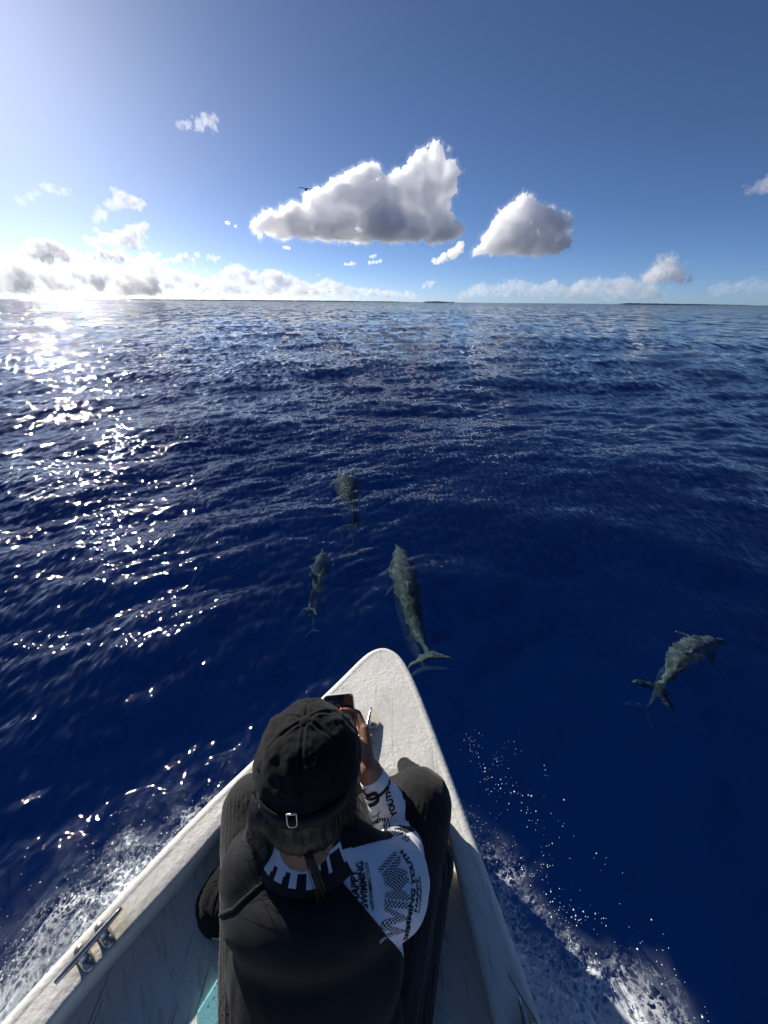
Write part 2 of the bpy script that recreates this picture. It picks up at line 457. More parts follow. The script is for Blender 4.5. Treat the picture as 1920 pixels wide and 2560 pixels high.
def make_cloud(name, puffs, dist, mat, label, group=None, vox=2.6, lumps=2.0, ragged=1.0, seed=0, base=None, thick=1.0, veil=0.0):
    r = np.random.default_rng(900 + seed)
    unit = dist / 829.5                         # metres per view unit at that distance
    sph = []
    for (px, py, rr) in puffs:
        d = ray(px, py); d = d / math.hypot(d[0], d[1])
        c = np.array([0, 0, CAM_H]) + d * (dist + r.uniform(-0.9, 0.9) * rr * unit * thick)
        R = rr * unit / max(0.6, d[1]) ** 0.0 * math.hypot(ray(px, py)[0], ray(px, py)[1]) ** -1.0 * 1.05
        sph.append((c, R))
        # smaller billows over each puff, more of them on top
        k = int(lumps * (3 + rr / 6))
        if rr < 16:                             # wisps: torn, not round
            for _ in range(6):
                v = r.normal(size=3) * np.array([1.15, 1.15, 0.75])
                sph.append((c + v * R * 0.85, R * r.uniform(0.12, 0.45)))
        for _ in range(k):
            v = r.normal(size=3); v /= np.linalg.norm(v); v[2] = abs(v[2]) * 0.9 - 0.25
            sph.append((c + v * R * 0.9, R * r.uniform(0.14, 0.5)))
    V0, F0 = ico(2)
    Vs, Fs, off = [], [], 0
    for c, R in sph:
        Vs.append(V0 * R * np.array([1, 1, 0.92]) + c); Fs.append(F0 + off); off += len(V0)
    V = np.vstack(Vs); F = np.vstack(Fs)
    cen = V.mean(0); cen[2] = V[:, 2].min()
    if base is not None:                        # a flattish condensation level
        d = ray(*base); zb = CAM_H + dist * d[2] / math.hypot(d[0], d[1])
        low = V[:, 2] < zb
        V[low, 2] = zb - (zb - V[low, 2]) * 0.25
        cen[2] = min(cen[2], V[:, 2].min())
    o = mesh_np(name, V - cen, F, mat)
    o.location = cen
    md = o.modifiers.new('remesh', 'REMESH'); md.mode = 'VOXEL'; md.voxel_size = vox * unit
    bpy.context.view_layer.update()
    bake(o)
    me = o.data
    n = len(me.vertices)
    P = np.empty(n * 3, np.float32); me.vertices.foreach_get('co', P); P = P.reshape(-1, 3).astype(float)
    N = np.empty(n * 3, np.float32); me.vertices.foreach_get('normal', N); N = N.reshape(-1, 3).astype(float)
    q = P / unit
    wv = np.stack([fbm(q / 14 + 5, 2), fbm(q / 14 + 9, 2), fbm(q / 14 + 13, 2)], 1)
    disp = 0.6 + 6.2 * fbm(q / 19 + wv * 0.5 + seed, 3, billow=True) + 5.6 * fbm(q / 7 + wv * 0.8 + seed, 3, 0.6, billow=True)
    jit = np.stack([fbm(q / 4 + 3, 2), fbm(q / 4 + 7, 2), fbm(q / 4 + 11, 2)], 1) * 2.0
    disp = disp + 2.8 * fbm(q / 3.2 + wv + seed, 2, 0.6, billow=True)
    P = P + (N * (disp * ragged)[:, None] + jit * ragged) * unit
    me.vertices.foreach_set('co', P.astype(np.float32).ravel())
    me.update()
    tag(o, label, 'cloud', group)
    if veil:                                    # thin torn vapour round the dense body
        v2 = o.copy(); v2.data = me.copy(); v2.name = 'thin_vapour'
        for k_ in ('label', 'category', 'group'):
            if k_ in v2: del v2[k_]
        ex = 1.2 + 7.5 * np.clip(fbm(q / 9 + wv * 1.2 + 31 + seed, 4, 0.6, ridged=True) * 1.2 - 0.15, -0.2, 1.2) * ragged
        P2 = P + (N * ex[:, None] + jit * 1.6) * unit
        v2.data.vertices.foreach_set('co', P2.astype(np.float32).ravel()); v2.data.update()
        v2.data.materials.clear(); v2.data.materials.append(cloud_mat('cloud_veil', veil, aniso=0.6))
        COL.objects.link(v2); v2.parent = o; v2.matrix_parent_inverse = Matrix.Identity(4); v2.location = (0, 0, 0)
    return o

def near_white(d): return cloud_mat('cloud_vapour', d)
GS = 'small clouds in the left half of the sky'
big = [(560,490,16),(585,482,22),(610,494,22),(640,474,28),(660,492,28),(690,455,34),(700,490,32),(735,432,36),(740,480,40),(775,404,34),(800,380,22),(790,440,42),(780,488,36),
       (835,432,36),(830,480,42),(862,408,30),(880,450,42),(902,372,26),(915,412,34),(946,338,13),(941,322,11),(930,375,24),(968,372,20),(962,402,22),(935,440,26),(890,492,32),
       (950,482,26),(978,498,17),(940,520,19),(962,512,18),(850,502,28),(720,505,20),(908,343,15)]
make_cloud('cumulus_cloud', big, 7000, cloud_mat('cloud_near', 0.036, aniso=0.82), 'largest cumulus cloud with two towers in the middle of the sky', vox=1.5, lumps=5, veil=0.0007, seed=1, base=(780, 516))
second = [(1035,542,11),(1060,527,20),(1085,502,26),(1090,530,22),(1120,470,33),(1125,515,36),(1135,442,18),(1130,430,10),(1160,480,30),(1165,518,32),(1195,490,26),(1195,522,27),(1213,480,10),(1213,522,14)]
make_cloud('cumulus_cloud', second, 7600, cloud_mat('cloud_near2', 0.036, aniso=0.82), 'peaked cumulus cloud right of the largest one, with flat base', vox=1.5, lumps=5, veil=0.0007, seed=2, base=(1120, 546))
make_cloud('cumulus_cloud', [(938,563,6),(957,558,9),(976,549,10),(990,538,10),(998,528,7)], 7300, cloud_mat('cloud_near3', 0.018), 'little slanting cloud just below the gap between the two big cumulus clouds', vox=1.6, seed=3, ragged=0.7)
make_cloud('small_cloud', [(392,271,4),(408,268,7),(428,265,9),(447,261,10),(461,254,8),(460,270,8)], 5200, cloud_mat('cloud_thin', 0.0060, aniso=0.3), 'lone wedge-shaped wisp of cloud high up, topmost in the sky', GS, vox=1.5, seed=4, ragged=1.0)
make_cloud('small_cloud', [(45,434,5),(60,422,6),(76,413,7),(95,403,8),(108,409,7),(121,415,4),(136,413,6),(149,409,4)], 5600, cloud_mat('cloud_thin2', 0.0045, aniso=0.3), 'arched thin wisp of cloud at far left under the sun glow', GS, vox=1.5, seed=5, ragged=1.1)
make_cloud('small_cloud', [(209,470,7),(218,461,9),(240,442,10),(262,434,15),(284,437,13),(300,445,8),(264,420,8)], 6000, cloud_mat('cloud_thin3', 0.0067, aniso=0.3), 'compact white puff with a small tail at its lower left, under the arched wisp', GS, vox=1.6, seed=6, ragged=0.9)
make_cloud('small_cloud', [(205,523,9),(225,516,11),(245,521,13),(265,516,15),(285,506,15),(299,496,11),(308,490,7),(290,526,11)], 8000, cloud_mat('cloud_thin4', 0.0067, aniso=0.3), 'white cloud rising to a horn on its right, above the left horizon bank', GS, vox=1.6, seed=7, ragged=0.9)
make_cloud('small_cloud', [(65,546,14),(85,536,17),(110,536,17),(130,546,15),(100,556,15),(140,560,8)], 8000, cloud_mat('cloud_thin5', 0.0135, aniso=0.3), 'grey-bellied round cloud at far left on top of the horizon bank', GS, vox=1.6, seed=8, ragged=0.9)
make_cloud('small_cloud', [(200,556,9),(225,553,12),(250,556,13),(275,561,9),(180,560,6)], 9000, cloud_mat('cloud_thin6', 0.0105, aniso=0.3), 'low flat cloud under the horned one', GS, vox=1.6, seed=9)
make_cloud('small_cloud', [(358,563,5),(372,562,6),(388,559,7),(402,556,8),(418,562,5)], 9000, cloud_mat('cloud_thin7', 0.0105, aniso=0.3), 'small flat cloud above the left bank, left of a tinier puff', GS, vox=1.4, seed=10, ragged=0.8)
make_cloud('small_cloud', [(455,556,5),(466,559,6),(475,556,4)], 9000, cloud_mat('cloud_thin8', 0.0105, aniso=0.3), 'tiny puff beside the small flat cloud above the left bank', GS, vox=1.3, seed=11, ragged=0.8)
GP = 'scraps of cloud beneath the largest cumulus'
for i, (pf, lb) in enumerate([([(745,570,3),(752,571,3.5),(759,570,3.5),(767,570,3)], 'thin flat scrap of cloud, lower left of the scraps under the largest cumulus'),
                              ([(798,567,3.2),(806,567,4),(814,566,3.6),(821,565,3)], 'thin flat scrap of cloud, lower right of the scraps under the largest cumulus'),
                              ([(800,555,3),(806,554,3.6),(811,553,3)], 'round scrap of cloud above the lower right flat one, under the largest cumulus'),
                              ([(612,535,3),(617,535,3.2),(624,536,3)], 'dot of cloud just under the left end of the largest cumulus'),
                              ([(490,481,3.4),(494,483,3.6)], 'faint speck of cloud off the left tip of the largest cumulus, upper one'),
                              ([(507,488,3),(509,490,2.6)], 'faint speck of cloud off the left tip of the largest cumulus, lower one')]):
    make_cloud('small_cloud', pf, 8500, cloud_mat('cloud_scrap', 0.012), lb, GP, vox=1.1, seed=20 + i, ragged=0.3, lumps=1)
make_cloud('cumulus_cloud', [(1400,600,10),(1415,590,13),(1432,578,13),(1442,566,9),(1450,590,14),(1466,586,8),(1470,602,9),(1488,607,6)], 13000, cloud_mat('cloud_far', 0.006), 'lone peaked cloud over the right-hand island', vox=1.6, veil=0.0012, seed=30, ragged=0.9, base=(1440, 609))

def bank(name, top, base, dist, dens, label, group, seed, step=11, rr=(8, 17), vox=2.0, aniso=0.30):
    r = np.random.default_rng(300 + seed); pf = []
    xs = [t[0] for t in top]; ys = [t[1] for t in top]
    x = xs[0]
    while x < xs[-1]:
        yt = np.interp(x, xs, ys)
        R = r.uniform(*rr)
        R = min(R, max(3, (base - yt) * 0.55))
        pf.append((x, yt + R, R))
        y = yt + 2 * R
        while y < base:
            R2 = r.uniform(*rr); R2 = min(R2, max(3.5, (base - y) * 0.8)); pf.append((x + r.uniform(-5, 5), min(y + R2 * 0.5, base - R2 * 0.3), R2)); y += R2 * 1.5
        x += step * r.uniform(0.6, 1.3)
    return make_cloud(name, pf, dist, cloud_mat('cloud_bank', dens, aniso=aniso), label, group, vox=vox, seed=seed + 50, ragged=0.9, lumps=1.2, thick=2.5)
GB = 'cloud banks along the horizon'
bank('cloud_bank', [(-120,560),(-30,552),(20,556),(60,575),(120,572),(180,570),(240,578),(300,585),(330,600),(350,626)], 636, 15000, 0.0034, 'thick bright bank of cloud at the left end of the horizon', GB, 1)
bank('cloud_bank', [(270,585),(300,560),(325,548),(350,572),(395,588),(430,598),(460,612),(480,632)], 637, 17000, 0.0030, 'bank of cloud with a steep lit head, right of the thickest bank', GB, 2, rr=(6, 14))
bank('cloud_bank', [(470,618),(490,580),(510,566),(530,580),(560,596),(588,580),(610,590),(650,606),(690,622),(720,634)], 638, 18000, 0.0026, 'bank of cloud with two humps, left of the middle of the horizon', GB, 3, rr=(6, 12))
bank('cloud_bank', [(640,628),(690,606),(712,603),(740,616),(780,622),(830,626),(870,632),(890,638)], 641, 21000, 0.0018, 'low pale bank of cloud below the largest cumulus', GB, 4, rr=(4, 8), step=8)
bank('cloud_bank', [(1005,628),(1030,612),(1060,618),(1090,612),(1110,598),(1130,612),(1165,614),(1195,603),(1215,618),(1240,632)], 641, 21000, 0.0012, 'broken row of pale puffs, right of the middle island', GB, 5, rr=(4, 9), step=9)
bank('cloud_bank', [(1225,628),(1250,606),(1290,598),(1320,606),(1350,594),(1380,606),(1410,618),(1440,634)], 643, 21000, 0.0012, 'pale bank of cloud below the lone peaked cloud on the right', GB, 6, rr=(4, 10), step=9)
bank('cloud_bank', [(1540,618),(1560,608),(1580,612),(1620,600),(1660,606),(1720,600),(1760,620)], 634, 21000, 0.0008, 'faintest bank of cloud at the right end of the horizon', GB, 7, rr=(4, 8), step=12)
make_cloud('small_cloud', [(918,618,4),(928,612,5),(936,610,4),(930,620,4)], 15000, cloud_mat('cloud_scrap2', 0.005), 'single small puff standing on the horizon left of the middle island', 'puffs over the horizon', vox=1.1, seed=60, ragged=0.5)
make_cloud('small_cloud', [(1625,408,9),(1645,400,13),(1665,395,18),(1690,398,18)], 6000, cloud_mat('cloud_grey', 0.005), 'grey wisp of cloud cut by the right edge of the picture', 'clouds at the right edge', vox=1.8, seed=61, ragged=1.1)

# ------------------------------------------------------------------ islands on the horizon
def island(name, x0, x1, dist, prof, seed, label=None):
    """a low wooded strip: lengthwise profile of heights, rounded across"""
    r = np.random.default_rng(seed); n = 140; V = []; F = []
    a0 = math.atan2(ray(x0, 652)[0], ray(x0, 652)[1]); a1 = math.atan2(ray(x1, 652)[0], ray(x1, 652)[1])
    wd = 160.0
    jit = fbm(np.stack([np.arange(n) * 0.35, np.full(n, seed * 1.7), np.zeros(n)], 1), 4)
    for i in range(n):
        t = i / (n - 1); a = a0 + (a1 - a0) * t
        h = np.interp(t, [p[0] for p in prof], [p[1] for p in prof])
        e = min(1, t * 12, (1 - t) * 12)
        h = 0.6 * h * (1 + 0.55 * jit[i]) * e
        for q, (f, g) in enumerate(((-1, -1.0), (-0.95, 0.55), (-0.5, 0.95), (0, 1.0), (0.6, 0.8), (1, -1.0))):
            d = dist + f * wd
            V.append((math.sin(a) * d, math.cos(a) * d, -2.0 if g < 0 else g * h * (1 + 0.12 * r.normal())))
    for i in range(n - 1):
        for q in range(5): F.append((i * 6 + q, i * 6 + q + 1, i * 6 + 7 + q, i * 6 + 6 + q))
    o = mesh_np(name, V, F, surf_mat('haze_tinted_woodland', (0.23, 0.27, 0.30), 0.9, 0.1, 0.25, 0.01), smooth=False)  # distance haze is put into this pale blue-grey woodland colour
    tag(o, kind='structure')
    return o
island('island', 225, 905, 9500, [(0, 14), (0.3, 20), (0.6, 24), (0.85, 20), (1, 10)], 3)
island('island', 912, 984, 5200, [(0, 8), (0.2, 16), (0.5, 18), (0.75, 12), (0.85, 8), (0.93, 14), (1, 8)], 4)
island('island', 1330, 1640, 7200, [(0, 16), (0.1, 22), (0.4, 16), (0.8, 12), (1, 6)], 5)
# ------------------------------------------------------------------ boat
G = 0.55            # height of the deck above the water
FL = 0.46           # floor of the well
OUT_R = [(0.0, 1.087), (0.042, 1.070), (0.075, 1.035), (0.107, 0.965), (0.144, 0.848), (0.189, 0.675), (0.249, 0.441), (0.290, 0.277), (0.314, 0.174), (0.372, -0.15), (0.43, -0.6), (0.48, -1.4)]
OUT_L = [(-0.046, 1.068), (-0.082, 1.033), (-0.130, 0.968), (-0.215, 0.858), (-0.396, 0.641), (-0.510, 0.495), (-0.628, 0.318), (-0.722, 0.172), (-0.90, -0.15), (-1.07, -0.6), (-1.20, -1.4)]
IN_R = [(0.150, 0.590), (0.168, 0.520), (0.180, 0.430), (0.190, 0.366), (0.213, 0.238), (0.222, 0.174), (0.268, -0.15), (0.31, -0.6), (0.35, -1.30)]
IN_L = [(-0.345, 0.590), (-0.400, 0.504), (-0.468, 0.397), (-0.555, 0.278), (-0.622, 0.178), (-0.79, -0.15), (-0.95, -0.6), (-1.06, -1.30)]

def smooth_line(P, step=0.02, rounds=2):
    P = [np.array(p, float) for p in P]
    for _ in range(rounds):                       # corner cutting
        Q = [P[0]]
        for a, b in zip(P[:-1], P[1:]): Q += [a * 0.75 + b * 0.25, a * 0.25 + b * 0.75]
        P = Q + [P[-1]]
    P = np.array(P); s = np.concatenate([[0], np.cumsum(np.linalg.norm(np.diff(P, axis=0), axis=1))])
    n = max(8, int(s[-1] / step))
    t = np.linspace(0, s[-1], n)
    return np.stack([np.interp(t, s, P[:, 0]), np.interp(t, s, P[:, 1])], 1)

outer = smooth_line(list(reversed(OUT_L)) + OUT_R)                   # port stern, round the stem, to starboard stern
inner = smooth_line(list(reversed(IN_R)) + [(0.10, 0.600), (-0.29, 0.600)] + IN_L, rounds=2)   # starboard stern, along the deck edge, to port stern
def normals2(P):
    T = np.gradient(P, axis=0); T /= np.linalg.norm(T, axis=1)[:, None]
    return np.stack([T[:, 1], -T[:, 0]], 1)      # to the right of travel

paint = None
def boat_paint(name, base, rough=0.55, stain=0.5, bump=0.004):
    """thick hand-laid white paint: brush marks, lumps, grime and a few scratches"""
    m, n, l = new_mat(name)
    out = nd(n, 'ShaderNodeOutputMaterial'); b = nd(n, 'ShaderNodeBsdfPrincipled')
    b.inputs['Roughness'].default_value = rough; b.inputs['Specular IOR Level'].default_value = 0.35
    tc = nd(n, 'ShaderNodeTexCoord')
    mp = nd(n, 'ShaderNodeMapping'); mp.inputs['Rotation'].default_value = (0, 0, math.radians(-38)); l.new(tc.outputs['Object'], mp.inputs[0])
    st = nd(n, 'ShaderNodeMapping'); st.inputs['Scale'].default_value = (1, 0.18, 1); l.new(mp.outputs[0], st.inputs[0])
    big = nd(n, 'ShaderNodeTexNoise'); big.inputs['Scale'].default_value = 7; big.inputs['Detail'].default_value = 6; l.new(tc.outputs['Object'], big.inputs['Vector'])
    grime = nd(n, 'ShaderNodeTexNoise'); grime.inputs['Scale'].default_value = 46; grime.inputs['Detail'].default_value = 8; grime.inputs['Roughness'].default_value = 0.7; l.new(st.outputs[0], grime.inputs['Vector'])
    c0 = ramp(n, [(0.3, tuple(x * 0.86 for x in base)), (0.65, base)]); l.new(big.outputs['Fac'], c0.inputs[0])
    g = ramp(n, [(0.52, 0.0), (0.72, stain)]); l.new(grime.outputs['Fac'], g.inputs[0])
    mx = nd(n, 'ShaderNodeMix', data_type='RGBA'); l.new(g.outputs[0], mx.inputs[0]); l.new(c0.outputs[0], mx.inputs[6]); mx.inputs[7].default_value = (0.33, 0.31, 0.25, 1)
    sp = nd(n, 'ShaderNodeTexNoise'); sp.inputs['Scale'].default_value = 120; sp.inputs['Detail'].default_value = 2; l.new(tc.outputs['Object'], sp.inputs['Vector'])
    s2 = ramp(n, [(0.70, 0.0), (0.78, stain)]); l.new(sp.outputs['Fac'], s2.inputs[0])
    mx2 = nd(n, 'ShaderNodeMix', data_type='RGBA'); l.new(s2.outputs[0], mx2.inputs[0]); l.new(mx.outputs[2], mx2.inputs[6]); mx2.inputs[7].default_value = (0.16, 0.14, 0.12, 1)
    scs = None
    for ang, th in ((25, 0.705), (-50, 0.71), (78, 0.72)):
        m_ = nd(n, 'ShaderNodeMapping'); m_.inputs['Rotation'].default_value = (0, 0, math.radians(ang)); m_.inputs['Scale'].default_value = (1, 0.045, 1); l.new(tc.outputs['Object'], m_.inputs[0])
        t_ = nd(n, 'ShaderNodeTexNoise'); t_.inputs['Scale'].default_value = 130; t_.inputs['Detail'].default_value = 1; l.new(m_.outputs[0], t_.inputs['Vector'])
        r_ = ramp(n, [(th + 0.012, 0.0), (th + 0.045, stain * 0.75)]); l.new(t_.outputs['Fac'], r_.inputs[0])
        scs = r_.outputs[0] if scs is None else math_n(n, l, 'MAXIMUM', scs, r_.outputs[0])
    mx3 = nd(n, 'ShaderNodeMix', data_type='RGBA'); l.new(scs, mx3.inputs[0]); l.new(mx2.outputs[2], mx3.inputs[6]); mx3.inputs[7].default_value = (0.12, 0.11, 0.10, 1)
    # rust wept from the fittings
    rust = None
    for cx, cy in ((-0.590, 0.290), (-0.612, 0.252), (-0.041, 0.762), (-0.049, 0.716), (0.276, 0.16)):
        dd = nd(n, 'ShaderNodeVectorMath', operation='DISTANCE'); l.new(tc.outputs['Object'], dd.inputs[0]); dd.inputs[1].default_value = (cx + 0.006, cy + 0.006, G)
        rr_ = nd(n, 'ShaderNodeMapRange'); rr_.inputs['From Min'].default_value = 0.048; rr_.inputs['From Max'].default_value = 0.012; l.new(dd.outputs['Value'], rr_.inputs['Value'])
        rust = rr_.outputs[0] if rust is None else math_n(n, l, 'MAXIMUM', rust, rr_.outputs[0])
    rf_ = math_n(n, l, 'MULTIPLY', rust, math_n(n, l, 'MULTIPLY', grime.outputs['Fac'], 0.75))
    mx4 = nd(n, 'ShaderNodeMix', data_type='RGBA'); l.new(rf_, mx4.inputs[0]); l.new(mx3.outputs[2], mx4.inputs[6]); mx4.inputs[7].default_value = (0.50, 0.36, 0.13, 1)
    l.new(mx4.outputs[2], b.inputs['Base Color'])
    h1 = nd(n, 'ShaderNodeTexNoise'); h1.inputs['Scale'].default_value = 95; h1.inputs['Detail'].default_value = 5; l.new(tc.outputs['Object'], h1.inputs['Vector'])
    h2 = nd(n, 'ShaderNodeTexNoise'); h2.inputs['Scale'].default_value = 34; h2.inputs['Detail'].default_value = 3; l.new(st.outputs[0], h2.inputs['Vector'])
    pm = ramp(n, [(0.38, 0.25), (0.62, 1.0)]); l.new(big.outputs['Fac'], pm.inputs[0])
    h3 = nd(n, 'ShaderNodeTexNoise'); h3.inputs['Scale'].default_value = 17; h3.inputs['Detail'].default_value = 3; l.new(tc.outputs['Object'], h3.inputs['Vector'])
    hs = math_n(n, l, 'ADD', math_n(n, l, 'ADD', math_n(n, l, 'MULTIPLY', h1.outputs['Fac'], pm.outputs[0]), h2.outputs['Fac']), math_n(n, l, 'MULTIPLY', h3.outputs['Fac'], 1.6))
    bp = nd(n, 'ShaderNodeBump'); bp.inputs['Strength'].default_value = 0.9; bp.inputs['Distance'].default_value = bump; l.new(hs, bp.inputs['Height'])
    l.new(bp.outputs[0], b.inputs['Normal']); l.new(b.outputs[0], out.inputs[0])
    return m
M_deck = boat_paint('deck_paint', (0.80, 0.78, 0.71), 0.6, 0.4, 0.0019)
M_floor = boat_paint('floor_paint', (0.82, 0.765, 0.67), 0.7, 0.85, 0.0014)
M_hull = boat_paint('hull_paint', (0.78, 0.78, 0.75), 0.4, 0.25, 0.001)
M_steel = surf_mat('cleat_steel', (0.55, 0.55, 0.56), 0.28, 0.5, 0.2, 40, 0.0003, 300, metallic=0.9)
M_bolt = surf_mat('bolt_steel', (0.50, 0.47, 0.40), 0.4, 0.5, 0.25, 60, metallic=0.8)

boat = empty('boat', (0, 0, 0))
tag(boat, 'white painted fibreglass boat with pointed bow and wide gunwales', 'boat')

def build_deck():
    bm = bmesh.new()
    def ring(P, off, z, sgn):
        Nn = normals2(P)
        return [bm.verts.new((p[0] + sgn * nn[0] * off, p[1] + sgn * nn[1] * off, z)) for p, nn in zip(P, Nn)]
    def bridge(a, b):
        for i in range(len(a) - 1): bm.faces.new((a[i], a[i + 1], b[i + 1], b[i]))
    r = 0.018
    prof = [(0.0, -0.075), (0.0, -r)] + [(r * (1 - math.cos(t)), -r * (1 - math.sin(t))) for t in np.linspace(0.25, math.pi / 2, 5)] + [(0.025, -0.0002), (0.028, -0.0012)]
    rows = [ring(outer, o, G + z, 1) for o, z in prof]
    for a, b in zip(rows[:-1], rows[1:]): bridge(a, b)
    ri = 0.011
    prof2 = [(0.0, -0.010 - ri)] + [(ri * (1 - math.cos(t)), -0.003 - ri * (1 - math.sin(t))) for t in np.linspace(0, math.pi / 2, 5)] + [(0.024, -0.0018), (0.028, -0.0012)]
    rows2 = [ring(inner, o, G + z, 1) for o, z in prof2]
    for a, b in zip(rows2[:-1], rows2[1:]): bridge(a, b)
    # the flat between: one outline, filled
    lo, li = rows[-1], rows2[-1]
    ed = []
    loop = lo + li
    for i in range(len(loop)):
        a, b = loop[i], loop[(i + 1) % len(loop)]
        e = bm.edges.get((a, b)) or bm.edges.new((a, b)); ed.append(e)
    bmesh.ops.triangle_fill(bm, edges=ed, use_beauty=True)
    # inner wall down to the floor, splayed a little
    foot = [bm.verts.new((p[0] + nn[0] * 0.022, p[1] + nn[1] * 0.022, FL - 0.01)) for p, nn in zip(inner, normals2(inner))]
    bridge(foot, rows2[0])
    bmesh.ops.recalc_face_normals(bm, faces=bm.faces)
    return bm
deck = bm_obj('deck', build_deck(), M_deck, boat)
for p in deck.data.polygons: p.use_smooth = len(p.vertices) == 4
def build_floor():
    Nn = normals2(inner)
    V = [(p[0] + q[0] * 0.035, p[1] + q[1] * 0.035, FL) for p, q in zip(inner, Nn)]
    bm = bmesh.new(); vs = [bm.verts.new(v) for v in V]
    ed = [bm.edges.new((vs[i], vs[(i + 1) % len(vs)])) for i in range(len(vs))]
    bmesh.ops.triangle_fill(bm, edges=ed, use_beauty=True)
    ex = bmesh.ops.extrude_face_region(bm, geom=bm.faces[:])
    bmesh.ops.translate(bm, verts=[v for v in ex['geom'] if isinstance(v, bmesh.types.BMVert)], vec=(0, 0, -0.03))
    bmesh.ops.recalc_face_normals(bm, faces=bm.faces)
    return bm
bm_obj('floor', build_floor(), M_floor, boat, smooth=False)
def build_hull():
    Nn = normals2(outer); rows = []
    levels = [(0.48, -0.002), (0.475, -0.010), (0.40, 0.012), (0.25, 0.045), (0.05, 0.10), (-0.12, 0.16), (-0.25, 0.26)]
    n = len(outer); V = []; F = []
    mid = np.array([-0.10, 0.35])
    for z, ins in levels:
        k = np.minimum(1, np.abs(outer[:, 1] - 1.087) / 0.35 + 0.25)
        for p, q, kk in zip(outer, Nn, k):
            V.append((p[0] + q[0] * ins * kk, p[1] + q[1] * ins * kk, z))
    for r in range(len(levels) - 1):
        for i in range(n - 1): F.append((r * n + i, r * n + i + 1, (r + 1) * n + i + 1, (r + 1) * n + i))
    # transom and bottom
    F.append([r * n for r in range(len(levels))] + [r * n + n - 1 for r in reversed(range(len(levels)))])
    F.append([(len(levels) - 1) * n + i for i in range(n)])
    return V, F
V, F = build_hull()
hull = mesh_np('hull', V, F, M_hull, boat)

def tube_bm(bm, pts, rad, seg=10, cap=True):
    """tube along points; rad is one radius or one per point"""
    pts = [Vector(p) for p in pts]; n = len(pts)
    rr = rad if hasattr(rad, '__len__') else [rad] * n
    rows = []; up = Vector((0, 0, 1)); prev = None
    for i, p in enumerate(pts):
        t = (pts[min(i + 1, n - 1)] - pts[max(i - 1, 0)]).normalized()
        if prev is None:
            a = t.orthogonal().normalized()
        else:
            a = (prev - t * prev.dot(t)).normalized()
        prev = a; b = t.cross(a)
        rows.append([bm.verts.new(p + (a * math.cos(2 * math.pi * k / seg) + b * math.sin(2 * math.pi * k / seg)) * rr[i]) for k in range(seg)])
    for r0, r1 in zip(rows[:-1], rows[1:]):
        for k in range(seg): bm.faces.new((r0[k], r0[(k + 1) % seg], r1[(k + 1) % seg], r1[k]))
    if cap:
        bm.faces.new(list(reversed(rows[0]))); bm.faces.new(rows[-1])
    return rows

def make_cleat(a, b, fa, fb, hb, side, parent, bright=None):
    """deck cleat: a flat tapered bar on two bolted feet. a, b = bar ends on plan; fa, fb = foot positions along it (0..1); side = unit step across"""
    a = Vector((*a, 0)); b = Vector((*b, 0)); d = b - a; L = d.length; t = d.normalized(); w = Vector((-t.y, t.x, 0))
    bm = bmesh.new()
    rows = []
    for k in np.linspace(0, 1, 13):
        c = a + d * float(k); wd = 0.0036 + 0.0030 * math.sin(math.pi * k); z = G + hb + 0.004 * (1 - abs(2 * k - 1)) * 0
        th = 0.0055 + 0.0025 * math.sin(math.pi * k)
        rows.append([bm.verts.new(c + w * x + Vector((0, 0, z + y))) for x, y in ((-wd, -th * 0.6), (-wd * 0.8, th * 0.5), (0, th * 0.8), (wd * 0.8, th * 0.5), (wd, -th * 0.6), (0, -th))])
    for r0, r1 in zip(rows[:-1], rows[1:]):
        for k in range(6): bm.faces.new((r0[k], r0[(k + 1) % 6], r1[(k + 1) % 6], r1[k]))
    bm.faces.new(rows[0]); bm.faces.new(list(reversed(rows[-1])))
    bmesh.ops.recalc_face_normals(bm, faces=bm.faces)
    bar = bm_obj('cleat', bm, M_steel, parent)
    for f in (fa, fb):
        c = a + d * f
        bm = bmesh.new()
        # foot: rounded oblong plate with a neck rising to the bar
        rows = []
        for z, sx, sy in ((-0.004, 0.030, 0.0115), (0.003, 0.030, 0.0115), (0.006, 0.027, 0.0095), (0.008, 0.012, 0.0085), (hb - 0.004, 0.007, 0.009), (hb + 0.001, 0.005, 0.012)):
            rows.append([bm.verts.new(c + w * (sx * math.copysign(abs(math.cos(q)) ** 0.6, math.cos(q))) + t * (sy * math.copysign(abs(math.sin(q)) ** 0.6, math.sin(q))) + Vector((0, 0, G + z)))
                         for q in np.linspace(0, 2 * math.pi, 21)[:-1]])
        for r0, r1 in zip(rows[:-1], rows[1:]):
            for k in range(20): bm.faces.new((r0[k], r0[(k + 1) % 20], r1[(k + 1) % 20], r1[k]))
        bm.faces.new(rows[-1]); bmesh.ops.recalc_face_normals(bm, faces=bm.faces)
        bm_obj('foot', bm, M_steel, bar)
        for s in (-1, 1):
            bm = bmesh.new(); bc = c + w * (0.019 * s)
            rows = []
            for z, r_ in ((0.005, 0.0082), (0.0075, 0.0082), (0.0078, 0.0052), (0.0105, 0.0048), (0.0115, 0.003)):
                rows.append([bm.verts.new(bc + Vector((r_ * math.cos(q), r_ * math.sin(q), G + z))) for q in np.linspace(0, 2 * math.pi, 13)[:-1]])
            for r0, r1 in zip(rows[:-1], rows[1:]):
                for k in range(12): bm.faces.new((r0[k], r0[(k + 1) % 12], r1[(k + 1) % 12], r1[k]))
            bm.faces.new(rows[-1])
            bm_obj('bolt', bm, M_bolt, bar)
    return bar
c1 = make_cleat((-0.571, 0.322), (-0.637, 0.214), 0.33, 0.64, 0.022, 1, boat); c1['label'] = 'steel cleat on the left gunwale'
